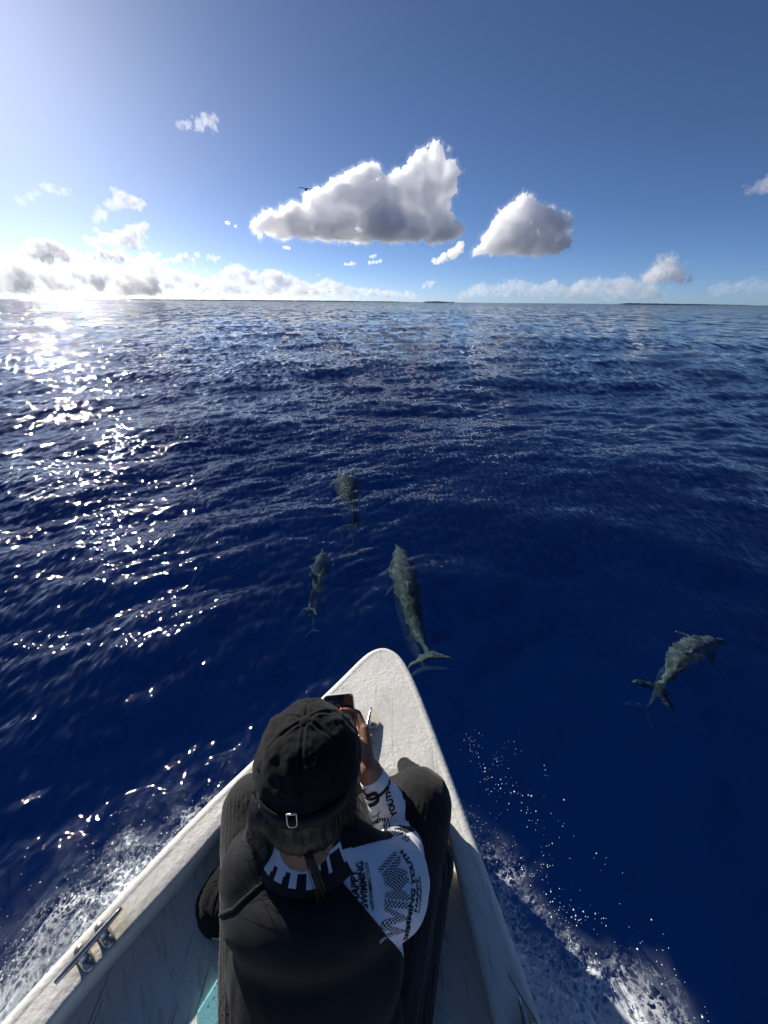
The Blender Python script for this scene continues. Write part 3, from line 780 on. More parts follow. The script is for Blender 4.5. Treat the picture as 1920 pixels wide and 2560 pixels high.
c2 = make_cleat((-0.037, 0.803), (-0.058, 0.668), 0.34, 0.66, 0.022, 1, boat); c2['label'] = 'steel cleat on the bow deck beside the phone'
c3 = make_cleat((0.2705, 0.201), (0.284, 0.085), 0.33, 0.66, 0.022, 1, boat); c3['label'] = 'steel cleat at the lower right, mostly out of the picture'

# rust-coloured weeping at the feet is left to the paint; loose line lying on the starboard gunwale
bm = bmesh.new()
pts = [(0.262, 0.236), (0.270, 0.222), (0.279, 0.207), (0.289, 0.192), (0.297, 0.181), (0.302, 0.172), (0.306, 0.150), (0.312, 0.10), (0.33, -0.05)]
tube_bm(bm, [(x, y, G + 0.0005) for x, y in pts], 0.0007, 6)
tag(bm_obj('fishing_line', bm, surf_mat('dark_line', (0.03, 0.03, 0.035), 0.6, 0.3)), 'thin dark fishing line lying along the right gunwale', 'line')
# ------------------------------------------------------------------ person
def rcone(p, q, r1, r2, seg=18, cap=5, squash=None):
    """closed tapered capsule from p to q; squash = (axis, factor) flattens it across one direction"""
    p = np.array(p, float); q = np.array(q, float); d = q - p; L = np.linalg.norm(d) + 1e-9; t = d / L
    a = np.cross(t, [0.3, 0.2, 0.9]); a /= np.linalg.norm(a); b = np.cross(t, a)
    prof = []
    for k in range(cap + 1):
        g = math.pi / 2 * k / cap; prof.append((-r1 * math.cos(g), r1 * math.sin(g)))
    for k in range(cap + 1):
        g = math.pi / 2 * k / cap; prof.append((L + r2 * math.sin(g), r2 * math.cos(g)))
    V = []; F = []
    for (s, r) in prof:
        r = max(r, 1e-4)
        for k in range(seg):
            an = 2 * math.pi * k / seg
            V.append(p + t * s + (a * math.cos(an) + b * math.sin(an)) * r)
    n = len(prof)
    for i in range(n - 1):
        for k in range(seg): F.append((i * seg + k, i * seg + (k + 1) % seg, (i + 1) * seg + (k + 1) % seg, (i + 1) * seg + k))
    F.append(tuple(reversed(range(seg)))); F.append(tuple((n - 1) * seg + k for k in range(seg)))
    V = np.array(V)
    if squash is not None:
        ax = np.array(squash[0], float); ax /= np.linalg.norm(ax); mid = (p + q) / 2
        V = V - np.outer((V - mid) @ ax, ax) * (1 - squash[1])
    return V, F

def ellips(c, r, rot=None):
    V, F = ico(3)
    V = V * np.array(r)
    if rot is not None: V = V @ np.array(Euler(rot).to_matrix()).T
    return V + np.array(c), [tuple(f) for f in F]

def blend_mesh(name, parts, voxel, smooth, mat, parent=None, factor=0.6):
    Vs, Fs, off = [], [], 0
    for V, F in parts:
        Vs.append(V); Fs += [tuple(i + off for i in f) for f in F]; off += len(V)
    o = mesh_np(name, np.vstack(Vs), Fs, mat, parent)
    md = o.modifiers.new('remesh', 'REMESH'); md.mode = 'VOXEL'; md.voxel_size = voxel; md.use_smooth_shade = True
    if smooth:
        ms = o.modifiers.new('smooth', 'SMOOTH'); ms.factor = factor; ms.iterations = smooth
    bpy.context.view_layer.update()
    bake(o)
    return o

def get_pn(o):
    me = o.data; n = len(me.vertices)
    P = np.empty(n * 3, np.float32); me.vertices.foreach_get('co', P)
    N = np.empty(n * 3, np.float32); me.vertices.foreach_get('normal', N)
    return P.reshape(-1, 3).astype(float), N.reshape(-1, 3).astype(float)
def set_p(o, P):
    o.data.vertices.foreach_set('co', P.astype(np.float32).ravel()); o.data.update()

def seg_dist(P, a, b):
    a = np.array(a, float); b = np.array(b, float); ab = b - a
    t = np.clip((P - a) @ ab / (ab @ ab), 0, 1)
    return np.linalg.norm(P - (a + t[:, None] * ab), axis=1), t

# joints (metres, world; the person sits on the floor of the well, leaning forward over a phone)
PEL = (-0.094, 0.105, 0.535); WAI = (-0.098, 0.155, 0.635); RIB = (-0.110, 0.215, 0.735); CHE = (-0.122, 0.262, 0.815); C7 = (-0.126, 0.296, 0.872)
HEAD = np.array([-0.131, 0.392, 1.000])
SH_L = (-0.226, 0.302, 0.834); SH_R = (0.020, 0.288, 0.822)
EL_R = (0.054, 0.424, 0.625); WR_R = (-0.030, 0.510, 0.765)
EL_L = (-0.276, 0.430, 0.640); WR_L = (-0.205, 0.540, 0.765)
HIP_R = (-0.035, 0.150, 0.545); KN_R = (0.095, 0.495, 0.640); AN_R = (-0.045, 0.520, 0.505)
HIP_L = (-0.190, 0.150, 0.545); KN_L = (-0.315, 0.485, 0.630); AN_L = (-0.170, 0.535, 0.505)

M_skin = surf_mat('skin', (0.33, 0.175, 0.105), 0.5, 0.4, 0.12, 14, 0.0006, 350, base2=(0.24, 0.115, 0.068))
M_black = surf_mat('black_jersey', (0.017, 0.017, 0.019), 0.82, 0.25, 0.2, 9, 0.00035, 900, sheen=0.12)
M_white = surf_mat('white_jersey', (0.80, 0.80, 0.84), 0.75, 0.25, 0.03, 9, 0.00025, 900)
M_print = surf_mat('black_print', (0.015, 0.015, 0.018), 0.7, 0.25, 0.2, 30)
M_trous = surf_mat('black_crinkle', (0.0165, 0.0160, 0.0165), 0.85, 0.2, 0.25, 12, 0.0008, 260, sheen=0.15)
M_cap = surf_mat('black_cotton', (0.0100, 0.0108, 0.0122), 0.9, 0.15, 0.25, 14, 0.0006, 800, sheen=0.06)
M_hair = surf_mat('dark_hair', (0.012, 0.008, 0.0065), 0.5, 0.4, 0.3, 30, 0.002, 90, stretch=(1, 1, 0.15))

person = empty('person', (-0.112, 0.25, FL))
tag(person, 'person in black cap and black and white top, seated in the bow holding a phone', 'person')
def own(o):                       # parent while keeping world coordinates
    o.parent = person; o.matrix_parent_inverse = Matrix.Translation((-person.location))
    return o

# ---- body: one continuous surface
def hand(wr, palm_dir, across, nrm, mirror=1, curls=None, spread=0.0205, scale=1.0):
    """palm, four bent fingers of unequal length and a thumb leaving the side of the palm.
       palm_dir: wrist to knuckles; across: index side; nrm: direction the fingers close towards"""
    wr = np.array(wr, float)
    pd = np.array(palm_dir, float); pd /= np.linalg.norm(pd)
    ac = np.array(across, float); ac -= pd * (ac @ pd); ac /= np.linalg.norm(ac)
    nr = np.array(nrm, float); nr -= pd * (nr @ pd); nr -= ac * (nr @ ac); nr /= np.linalg.norm(nr)
    parts = []; S_ = scale; tips = []
    for k, (o, L) in enumerate(((0.5, 0.080), (0.17, 0.086), (-0.17, 0.083), (-0.5, 0.076))):      # palm bones
        parts.append(rcone(wr + ac * o * 0.040 * S_, wr + pd * L * S_ + ac * o * 0.066 * S_, 0.0175 * S_, 0.0130 * S_))
    lens = ((0.040, 0.025, 0.019), (0.045, 0.029, 0.020), (0.041, 0.027, 0.020), (0.032, 0.020, 0.018))
    base = (0.080, 0.086, 0.083, 0.076); off = (0.5, 0.17, -0.17, -0.5)
    curls = curls or ((0.35, 0.7, 0.5),) * 4
    for k in range(4):
        p = wr + pd * base[k] * S_ + ac * off[k] * 0.066 * S_
        ang = 0.0; r = (0.0092, 0.0096, 0.0092, 0.0080)[k] * S_
        fan = ac * (off[k] * 0.22)
        for j in range(3):
            ang += curls[k][j]
            dv = pd * math.cos(ang) + nr * math.sin(ang) + fan; dv /= np.linalg.norm(dv)
            q = p + dv * lens[k][j] * S_
            parts.append(rcone(p, q, r, r * 0.90)); p = q; r *= 0.90
        tips.append((p.copy(), dv.copy(), r))
    # thumb
    p = wr + pd * 0.022 * S_ + ac * 0.020 * S_ + nr * 0.006
    d1 = pd * 0.62 + ac * 0.70 + nr * 0.35; d1 /= np.linalg.norm(d1)
    q = p + d1 * 0.042 * S_; parts.append(rcone(p, q, 0.0140 * S_, 0.0115 * S_))
    d2 = pd * 0.86 + ac * 0.25 + nr * 0.45; d2 /= np.linalg.norm(d2)
    q2 = q + d2 * 0.032 * S_; parts.append(rcone(q, q2, 0.0112 * S_, 0.0100 * S_))
    d3 = pd * 0.90 + ac * -0.05 + nr * 0.42; d3 /= np.linalg.norm(d3)
    q3 = q2 + d3 * 0.026 * S_; parts.append(rcone(q2, q3, 0.0100 * S_, 0.0085 * S_))
    return parts, tips

# phone: screen towards the face
PH_C = np.array([-0.106, 0.606, 0.782])
ph_up = np.array([-0.14, 0.62, 0.78]); ph_up /= np.linalg.norm(ph_up)
ph_n = np.array([HEAD[0] - PH_C[0] - 0.02, HEAD[1] + 0.04 - PH_C[1], HEAD[2] - PH_C[2]]); ph_n -= ph_up * (ph_n @ ph_up); ph_n /= np.linalg.norm(ph_n)
ph_r = np.cross(ph_up, ph_n); ph_r /= np.linalg.norm(ph_r)          # to the viewer's right when looking at the screen
if ph_r[0] < 0: ph_r = -ph_r
PW, PHH, PT = 0.0765, 0.158, 0.0085

body_parts = []
hd = Euler((math.radians(-24), 0, 0))                                 # head bowed towards the phone
RH = np.array(hd.to_matrix())
def hp(v): return HEAD + RH @ np.array(v)
body_parts += [ellips(HEAD, (0.074, 0.094, 0.088), hd), ellips(hp((0, 0.022, -0.050)), (0.060, 0.072, 0.072), hd), ellips(hp((0, 0.060, -0.098)), (0.030, 0.028, 0.022), hd),
               rcone(hp((0, 0.092, -0.020)), hp((0, 0.108, -0.048)), 0.008, 0.012), ellips(hp((0, 0.086, -0.078)), (0.022, 0.010, 0.008), hd),
               ellips(hp((-0.030, 0.082, -0.010)), (0.018, 0.010, 0.006), hd), ellips(hp((0.030, 0.082, -0.010)), (0.018, 0.010, 0.006), hd)]
for s in (-1, 1): body_parts.append(ellips(hp((s * 0.076, -0.004, -0.030)), (0.008, 0.018, 0.030), hd))
body_parts += [rcone(C7, hp((0, -0.022, -0.055)), 0.055, 0.056), rcone((-0.126, 0.31, 0.85), hp((0, 0.02, -0.08)), 0.052, 0.048)]
body_parts += [ellips(PEL, (0.155, 0.10, 0.085), (math.radians(-28), 0, 0)), ellips(WAI, (0.130, 0.088, 0.09), (math.radians(-28), 0, 0)),
               ellips(RIB, (0.145, 0.095, 0.10), (math.radians(-28), 0, 0)), ellips(CHE, (0.150, 0.088, 0.07), (math.radians(-28), 0, 0)), rcone(SH_L, SH_R, 0.050, 0.050)]
for sh, el, wr in ((SH_L, EL_L, WR_L), (SH_R, EL_R, WR_R)):
    body_parts += [ellips(sh, (0.060, 0.064, 0.060)), rcone(sh, el, 0.050, 0.038), rcone(el, np.array(el) * 0.6 + np.array(wr) * 0.4, 0.040, 0.038), rcone(np.array(el) * 0.65 + np.array(wr) * 0.35, wr, 0.038, 0.029)]
for hip, kn, an in ((HIP_L, KN_L, AN_L), (HIP_R, KN_R, AN_R)):
    body_parts += [rcone(hip, kn, 0.078, 0.052), rcone(kn, an, 0.050, 0.034)]
    f = np.array(an); s = -1 if an[0] < -0.11 else 1
    body_parts += [rcone(f, f + np.array([-s * 0.10, 0.010, -0.008]), 0.032, 0.026, squash=((0, 0, 1), 0.75)), rcone(f, f + np.array([s * 0.03, 0, -0.006]), 0.030, 0.028)]
edge_r = PH_C + ph_r * (PW / 2 + 0.004); edge_l = PH_C - ph_r * (PW / 2 + 0.004)
hr, tips_r = hand(WR_R, (edge_r + ph_n * -0.004 - ph_up * 0.004) - np.array(WR_R) + np.array([0.018, 0.0, 0.0]), ph_up, -ph_r - ph_n * 0.15,
                  curls=((0.30, 0.75, 0.55), (0.35, 0.8, 0.6), (0.42, 0.85, 0.6), (0.5, 0.85, 0.6)))
hl, tips_l = hand(WR_L, (edge_l - ph_up * 0.012) - np.array(WR_L) + np.array([-0.018, 0.0, 0.0]), ph_up, ph_r - ph_n * 0.15,
                  curls=((0.30, 0.75, 0.55), (0.35, 0.8, 0.6), (0.42, 0.85, 0.6), (0.5, 0.85, 0.6)))
body_parts += hr + hl
body = blend_mesh('body', body_parts, 0.0038, 3, M_skin, None, 0.5)
own(body)
for (p, d, r) in tips_r[:2]:
    nb = ellips(p + d * 0.004 + np.array([0.003, 0, 0.004]), (r * 0.72, r * 0.9, r * 0.62))
    own(mesh_np('fingernail', nb[0], nb[1], surf_mat('nail_varnish', (0.55, 0.10, 0.06), 0.25, 0.5)))
M_eye = surf_mat('eye', (0.55, 0.53, 0.50), 0.2, 0.5)
for s in (-1, 1):
    v, f = ellips(hp((s * 0.030, 0.083, -0.017)), (0.011, 0.008, 0.006), hd); own(mesh_np('eye', v, f, M_eye))

# ---- top: black body and left sleeve, white printed right sleeve
def off3(a, v): return tuple(np.array(a) + np.array(v))
FW = np.array(WR_R) - np.array(EL_R); FW /= np.linalg.norm(FW)
FWL = np.array(WR_L) - np.array(EL_L); FWL /= np.linalg.norm(FWL)
top_parts = [ellips(off3(PEL, (0.01, 0.01, 0.02)), (0.158, 0.115, 0.09), (math.radians(-28), 0, 0)), ellips(WAI, (0.145, 0.106, 0.11), (math.radians(-28), 0, 0)), ellips(off3(RIB, (0, -0.004, 0)), (0.155, 0.112, 0.115), (math.radians(-28), 0, 0)),
             ellips(CHE, (0.155, 0.102, 0.085), (math.radians(-28), 0, 0)), rcone(SH_L, SH_R, 0.060, 0.060),
             rcone((-0.175, 0.325, 0.882), SH_L, 0.050, 0.06), rcone((-0.08, 0.325, 0.882), SH_R, 0.050, 0.06),
             ellips(off3(SH_L, (0.0, 0, -0.004)), (0.068, 0.076, 0.070)), rcone(SH_L, EL_L, 0.063, 0.050), rcone(EL_L, np.array(WR_L) - FWL * 0.03, 0.048, 0.032),
             ellips(off3(SH_R, (0.000, 0.002, -0.004)), (0.072, 0.076, 0.072)), rcone(SH_R, EL_R, 0.064, 0.048), rcone(EL_R, np.array(EL_R) * 0.5 + np.array(WR_R) * 0.5, 0.053, 0.047), rcone(np.array(EL_R) * 0.55 + np.array(WR_R) * 0.45, np.array(WR_R) - FW * 0.03, 0.047, 0.035)]
top = blend_mesh('rash_top', top_parts, 0.0050, 34, M_black, None, 0.55)
own(top)
top.data.materials.append(M_white)
P, N = get_pn(top)
# folds: stretched creases in the jersey
ax1 = np.array([0.80, -0.35, -0.45])                     # creases fanning from the left armpit over the shoulder blade
u = P @ ax1
d_arm, _ = seg_dist(P, (-0.30, 0.24, 0.80), (-0.20, 0.22, 0.76))
fold = 1.7 * np.sin(u / 0.009 + 2.2 * fbm(P * 22, 2)) * np.exp(-(d_arm / 0.055) ** 2) * 0.0022
fold += 0.0052 * fbm(P * np.array([7, 11, 11]) + 3, 3)
fold += 0.0050 * fbm(P * np.array([9, 14, 14]), 3) * np.exp(-((P[:, 2] - 0.6) / 0.12) ** 2)
# crumple at the waist
cr = fbm(np.stack([P[:, 0] * 14, P[:, 1] * 30, P[:, 2] * 34], 1), 4, ridged=True)
fold += 0.008 * fbm(np.stack([P[:, 0] * 30, P[:, 1] * 22 + P[:, 2] * 20, P[:, 2] * 12], 1), 4, ridged=True) * sstep(0.11, 0.16, -P[:, 0]) * (1 - sstep(0.60, 0.72, P[:, 2])) * (P[:, 1] < 0.24)
fold += 0.010 * cr * (1 - sstep(0.50, 0.62, P[:, 2])) * (P[:, 1] < 0.26)
dfa, tfa = seg_dist(P, EL_R, WR_R)
fold += np.where(dfa < 0.07, 0.0016 * np.sin(tfa * 62 + 3 * fbm(P * 20, 2)) * (1 - sstep(0.5, 0.95, tfa)), 0)
P = P + N * fold[:, None]
set_p(top, P)
# white sleeve: right of the raglan lines that run from the collar to the armpit, behind and in front of the shoulder
def raglan_field(C):
    """> 0 on the white sleeve"""
    def half(a, b, c):
        n = np.cross(np.array(b) - np.array(a), np.array(c) - np.array(a)); n /= np.linalg.norm(n)
        return (C - np.array(a)) @ n
    A, B, A2, B2 = RAG
    eye = np.array([0.0, 0.0, CAM_H])
    back = half(A, eye, B); front = half(B2, eye, A2)
    d_f, _ = seg_dist(C, EL_R, WR_R)
    up = np.minimum(back, front)
    up = np.minimum(up, C[:, 2] - 0.66)
    up = np.minimum(up, C[:, 0] + 0.115)
    low = np.minimum(0.070 - d_f, np.minimum(C[:, 1] - 0.375, C[:, 0] + 0.05))
    tt = (C - np.array(WR_R)) @ FW
    w = np.maximum(up, low)
    st = np.abs(tt + 0.043) - 0.003                       # dark stripe below the cuff
    return np.where(d_f < 0.07, np.minimum(w, st), w)
bm = bmesh.new(); bm.from_mesh(top.data); _t = BVHTree.FromBMesh(bm); bm.free()
def _hit(px, py):
    d = Vector(ray(px / 1920 * 1659, py / 1920 * 1659)).normalized(); h = _t.ray_cast(Vector((0, 0, CAM_H)), d)
    if h[0] is None: h = _t.find_nearest(Vector((0, 0, CAM_H)) + d * 0.93)
    return np.array(h[0])
RAG = [_hit(846, 2196), _hit(1006, 2388), _hit(880, 2118), _hit(982, 2092)]
P, N = get_pn(top)
at = top.data.attributes.new('sleeve', 'FLOAT', 'POINT'); at.data.foreach_set('value', raglan_field(P).astype(np.float32))
top.data.materials.clear()
def jersey():
    m, n, l = new_mat('rash_jersey')
    out = nd(n, 'ShaderNodeOutputMaterial'); b = nd(n, 'ShaderNodeBsdfPrincipled'); b.inputs['Roughness'].default_value = 0.8; b.inputs['Specular IOR Level'].default_value = 0.25
    b.inputs['Sheen Weight'].default_value = 0.05
    at = nd(n, 'ShaderNodeAttribute', attribute_name='sleeve')
    r = nd(n, 'ShaderNodeMapRange'); r.inputs['From Min'].default_value = -0.0006; r.inputs['From Max'].default_value = 0.0006; l.new(at.outputs['Fac'], r.inputs['Value'])
    tc = nd(n, 'ShaderNodeTexCoord'); nz = nd(n, 'ShaderNodeTexNoise'); nz.inputs['Scale'].default_value = 12; nz.inputs['Detail'].default_value = 5; l.new(tc.outputs['Object'], nz.inputs['Vector'])
    k = ramp(n, [(0.3, (0.0085, 0.0090, 0.0105)), (0.7, (0.0125, 0.0130, 0.0150))]); l.new(nz.outputs['Fac'], k.inputs[0])
    mx = nd(n, 'ShaderNodeMix', data_type='RGBA'); l.new(r.outputs[0], mx.inputs[0]); l.new(k.outputs[0], mx.inputs[6]); mx.inputs[7].default_value = (0.80, 0.80, 0.85, 1)
    l.new(mx.outputs[2], b.inputs['Base Color'])
    n2 = nd(n, 'ShaderNodeTexNoise'); n2.inputs['Scale'].default_value = 900; l.new(tc.outputs['Object'], n2.inputs['Vector'])
    bp = nd(n, 'ShaderNodeBump'); bp.inputs['Distance'].default_value = 0.0003; l.new(n2.outputs['Fac'], bp.inputs['Height']); l.new(bp.outputs[0], b.inputs['Normal'])
    l.new(b.outputs[0], out.inputs[0]); return m
top.data.materials.append(jersey())
# cuff rings, collar
def ring_mesh(name, c, axis, prof, mat, seg=64, ref=(0, 0, 1), ry=1.0):
    """surface of revolution round an axis; prof = (along, radius)"""
    c = np.array(c, float); t = np.array(axis, float); t /= np.linalg.norm(t)
    a = np.cross(t, ref); a /= np.linalg.norm(a); b = np.cross(t, a)
    V = []; F = []
    for (s, r) in prof:
        for k in range(seg):
            q = 2 * math.pi * k / seg; V.append(c + t * s + a * r * math.cos(q) + b * r * ry * math.sin(q))
    n = len(prof)
    for i in range(n - 1):
        for k in range(seg): F.append((i * seg + k, i * seg + (k + 1) % seg, (i + 1) * seg + (k + 1) % seg, (i + 1) * seg + k))
    return mesh_np(name, V, F, mat)
cu = ring_mesh('cuff', np.array(WR_R) - FW * 0.030, FW, [(-0.012, 0.0335), (0.0, 0.0325), (0.014, 0.0312), (0.016, 0.0300), (0.014, 0.0290), (0.0, 0.0295)], M_white, 40)
own(cu)
cu2 = ring_mesh('cuff', np.array(WR_L) - FWL * 0.030, FWL, [(-0.012, 0.0335), (0.0, 0.0325), (0.014, 0.0312), (0.016, 0.0300), (0.014, 0.0290), (0.0, 0.0295)], M_black, 40)
own(cu2)
# collar: stand-up band, white with black blocks
NK_A = np.array([-0.128, 0.334, 0.894]); NK_T = np.array(hp((0, -0.01, -0.055))) - np.array([-0.126, 0.300, 0.85]); NK_T /= np.linalg.norm(NK_T)
seg = 168; prof = [(-0.027, 0.095), (-0.021, 0.091), (-0.014, 0.086), (-0.004, 0.0785), (0.004, 0.0735), (0.012, 0.0700), (0.019, 0.0680), (0.0215, 0.0665), (0.019, 0.0650), (0.004, 0.066)]
nr_ = 40
ss = np.interp(np.linspace(0, 1, nr_), np.linspace(0, 1, len(prof)), [p[0] for p in prof]); rs = np.interp(np.linspace(0, 1, nr_), np.linspace(0, 1, len(prof)), [p[1] for p in prof])
col = ring_mesh('collar', NK_A, NK_T, list(zip(ss, rs)), M_print, seg, ref=(0, 1, 0), ry=0.98)
own(col)
col.data.materials.append(M_white)
me = col.data
C = np.empty(len(me.polygons) * 3, np.float32); me.polygons.foreach_get('center', C); C = C.reshape(-1, 3).astype(float)
rel = C - NK_A; al = rel @ NK_T
ax_x = np.array([1.0, 0, 0]); th = np.arctan2(rel @ ax_x, -(rel - np.outer(al, NK_T)) @ np.array([0, 1.0, 0]))     # 0 at the nape, + to the right
white = np.zeros(len(C), bool)
lefts = th < math.radians(26)
white |= lefts & (al > -0.005)                                             # plain white upper band
for t0, w0, lo in ((-104, 9, -0.02), (-80, 10, -0.016), (-54, 9, -0.016), (-31, 6, -0.016), (-11, 4.5, -0.019), (14, 7, -0.020)):
    wv = w0 + np.clip((al - lo) / 0.03, 0, 1) ** 2 * 6.0
    white |= (np.abs(np.degrees(th) - t0) < wv) & (al > lo)
# right part: dark with white frames
rt = np.degrees(th)
fr = (rt > 36) & (rt < 62) & (al < 0.014) & (al > -0.012)
white |= fr & ~((rt > 40) & (rt < 57) & (al < 0.009))
white |= (np.abs(rt - 82 - (al * 600)) < 4) & (al > -0.010) & (al < 0.016)
white |= (np.abs(rt - 96 - (al * 600)) < 3) & (al > -0.006)
me.polygons.foreach_set('material_index', white.astype(np.int32))

# seams: raised piping along the raglan lines
bpy.context.view_layer.update()
def bvh_of(o):
    dg = bpy.context.evaluated_depsgraph_get()
    bm = bmesh.new(); bm.from_mesh(o.data); t = BVHTree.FromBMesh(bm); bm.free()
    return t
T_top = bvh_of(top)
def on_top(p, lift=0.001):
    h = T_top.find_nearest(Vector(p))
    return h[0] + h[1] * lift, h[1]
def seam(pts, rad, mat, name='seam'):
    bm = bmesh.new(); Q = []
    for a, b in zip(pts[:-1], pts[1:]):
        for k in range(10):
            q = np.array(a) * (1 - k / 10) + np.array(b) * (k / 10); Q.append(on_top(q, rad * 0.35)[0])
    tube_bm(bm, Q, rad, 8)
    o = bm_obj(name, bm, mat); o.parent = top
    return o
seam([(-0.195, 0.265, 0.905), (-0.235, 0.245, 0.860), (-0.280, 0.250, 0.80), (-0.300, 0.270, 0.755), (-0.305, 0.30, 0.73)], 0.0030, M_black)
seam([tuple(_hit(846 + 160 * t, 2196 + 192 * t)) for t in np.linspace(0, 1, 7)], 0.0013, M_print)
seam([tuple(_hit(880 + 102 * t, 2118 - 26 * t)) for t in np.linspace(0, 1, 5)], 0.0013, M_print)
# hem where the top hangs loose at the left hip
seam([(-0.300, 0.10, 0.60), (-0.26, 0.065, 0.600), (-0.21, 0.045, 0.600), (-0.15, 0.03, 0.60)], 0.0028, M_black, 'hem')

# ---- print on the white sleeve
def font_mesh(txt, bold=0.0, shear=0.0, spacing=1.0):
    cu = bpy.data.curves.new('t', 'FONT'); cu.body = txt; cu.size = 1.0; cu.offset = bold; cu.shear = shear; cu.space_character = spacing
    cu.resolution_u = 3; cu.fill_mode = 'FRONT'
    o = bpy.data.objects.new('t', cu); COL.objects.link(o); bpy.context.view_layer.update()
    me = bpy.data.meshes.new_from_object(o.evaluated_get(bpy.context.evaluated_depsgraph_get()))
    bpy.data.objects.remove(o)
    bm = bmesh.new(); bm.from_mesh(me)
    bmesh.ops.remove_doubles(bm, verts=bm.verts, dist=1e-4)
    for _ in range(2):
        lg = [e for e in bm.edges if e.calc_length() > 0.22]
        if lg: bmesh.ops.subdivide_edges(bm, edges=lg, cuts=1)
        bmesh.ops.triangulate(bm, faces=bm.faces)
    V = np.array([v.co[:] for v in bm.verts]); F = [[v.index for v in f.verts] for f in bm.faces]; bm.free()
    return V[:, :2], F

def print_on(name, V2, F, path, height, mat, lift=0.0012, fit=True):
    """lay flat lettering along a path of surface points; letters stand to the left of the path's direction, seen from outside"""
    pts = [on_top(p, 0)[0] for p in path]; pts = [np.array(p) for p in pts]
    P = []
    for a, b in zip(pts[:-1], pts[1:]):
        for k in range(12): P.append(a + (b - a) * k / 12)
    P.append(pts[-1]); P = np.array([np.array(on_top(p, 0)[0]) for p in P])
    s = np.concatenate([[0], np.cumsum(np.linalg.norm(np.diff(P, axis=0), axis=1))])
    w = V2[:, 0].max() - V2[:, 0].min(); x0 = V2[:, 0].min()
    k = (s[-1] / w) if fit else height
    hmax = max(0.7, V2[:, 1].max())
    out = []
    T = np.gradient(P, axis=0)
    for x, y in V2:
        sx = (x - x0) * k
        c = np.array([np.interp(sx, s, P[:, i]) for i in range(3)]); t = np.array([np.interp(sx, s, T[:, i]) for i in range(3)]); t /= np.linalg.norm(t)
        _, n = on_top(c, 0); n = np.array(n)
        up = np.cross(n, t); up /= np.linalg.norm(up)
        q, n2 = on_top(c + up * (y / hmax * height), lift)
        out.append(q[:])
    o = mesh_np(name, out, F, mat, None, smooth=False)
    o.parent = top
    return o

def halftone(name):
    """black dots on white, in the lettering's own print grid"""
    m, n, l = new_mat(name)
    out = nd(n, 'ShaderNodeOutputMaterial'); b = nd(n, 'ShaderNodeBsdfPrincipled'); b.inputs['Roughness'].default_value = 0.72
    at = nd(n, 'ShaderNodeAttribute', attribute_name='print_xy')
    mp = nd(n, 'ShaderNodeMapping'); mp.inputs['Rotation'].default_value = (0, 0, math.radians(45)); mp.inputs['Scale'].default_value = (1, 1, 1); l.new(at.outputs['Vector'], mp.inputs[0])
    fr = nd(n, 'ShaderNodeVectorMath', operation='FRACTION'); l.new(mp.outputs[0], fr.inputs[0])
    sb = nd(n, 'ShaderNodeVectorMath', operation='SUBTRACT'); l.new(fr.outputs[0], sb.inputs[0]); sb.inputs[1].default_value = (0.5, 0.5, 0)
    ml = nd(n, 'ShaderNodeVectorMath', operation='MULTIPLY'); l.new(sb.outputs[0], ml.inputs[0]); ml.inputs[1].default_value = (1, 1, 0)
    ln = nd(n, 'ShaderNodeVectorMath', operation='LENGTH'); l.new(ml.outputs[0], ln.inputs[0])
    r = ramp(n, [(0.40, (0.015, 0.015, 0.02)), (0.47, (0.80, 0.80, 0.84))]); l.new(ln.outputs['Value'], r.inputs[0])
    l.new(r.outputs[0], b.inputs['Base Color']); l.new(b.outputs[0], out.inputs[0])
    return m
M_half = halftone('halftone_print')
def add_xy(o, V2, k):
    at = o.data.attributes.new('print_xy', 'FLOAT_VECTOR', 'POINT')
    at.data.foreach_set('vector', np.concatenate([V2 * k, np.zeros((len(V2), 1))], 1).astype(np.float32).ravel())

# points on the sleeve for a picture position, found from the seat just behind the person
T_cam = Vector((0, 0, CAM_H))
def sleeve_at(px, py, bvh=None):
    d = Vector(ray(px / 1920 * 1659, py / 1920 * 1659)).normalized()
    h = (bvh or T_top).ray_cast(T_cam, d)
    return np.array(h[0]) if h[0] is not None else None
def path_px(L):
    Q = [sleeve_at(*p) for p in L]; return [q for q in Q if q is not None]
z3 = lambda L: [(800 + x * 0.2261, 1900 + y * 0.2261) for x, y in L]
z8 = lambda L: [(920 + x * 0.11756, 2090 + y * 0.11756) for x, y in L]
zf = lambda L: [(860 + x * 0.12055, 1900 + y * 0.12055) for x, y in L]
for txt, L, h, bold, shear in (('HAPPY', z3([(432, 1600), (430, 1400), (412, 1195)]), 0.0130, 0.03, 0.15), ('SWIMMING', z3([(528, 1640), (520, 1400), (470, 1110)]), 0.0120, 0.03, 0.15),
                               ('HAPPYSWIMMING YOUTH', z3([(600, 1660), (575, 1400), (530, 1130)]), 0.0060, 0.02, 0.15),
                               ('SWIMMING YOUTH', z8([(830, 2180), (900, 1800), (960, 1450), (1005, 1100), (970, 700), (880, 480), (720, 290)]), 0.0085, 0.04, 0.1),
                               ('HAPPY', z8([(1025, 1620), (1070, 1300), (1085, 1050), (1050, 860)]), 0.0062, 0.03, 0.1), ('SWIMMING', z8([(1085, 1640), (1120, 1400), (1130, 1100), (1095, 850)]), 0.0045, 0.02, 0.1)):
    V2, F = font_mesh(txt, bold, shear)
    pp = path_px(L)
    if len(pp) > 1: print_on('lettering', V2, F, pp, h, M_print)
V2, F = font_mesh('WIMMI', 0.03, 0.0, 0.95)
pp = path_px(z8([(735, 2150), (800, 1850), (850, 1500), (870, 1200), (835, 850), (740, 560), (560, 330)]))
o = print_on('lettering', V2, F, pp, 0.042, M_half, 0.0008); add_xy(o, V2, 13)
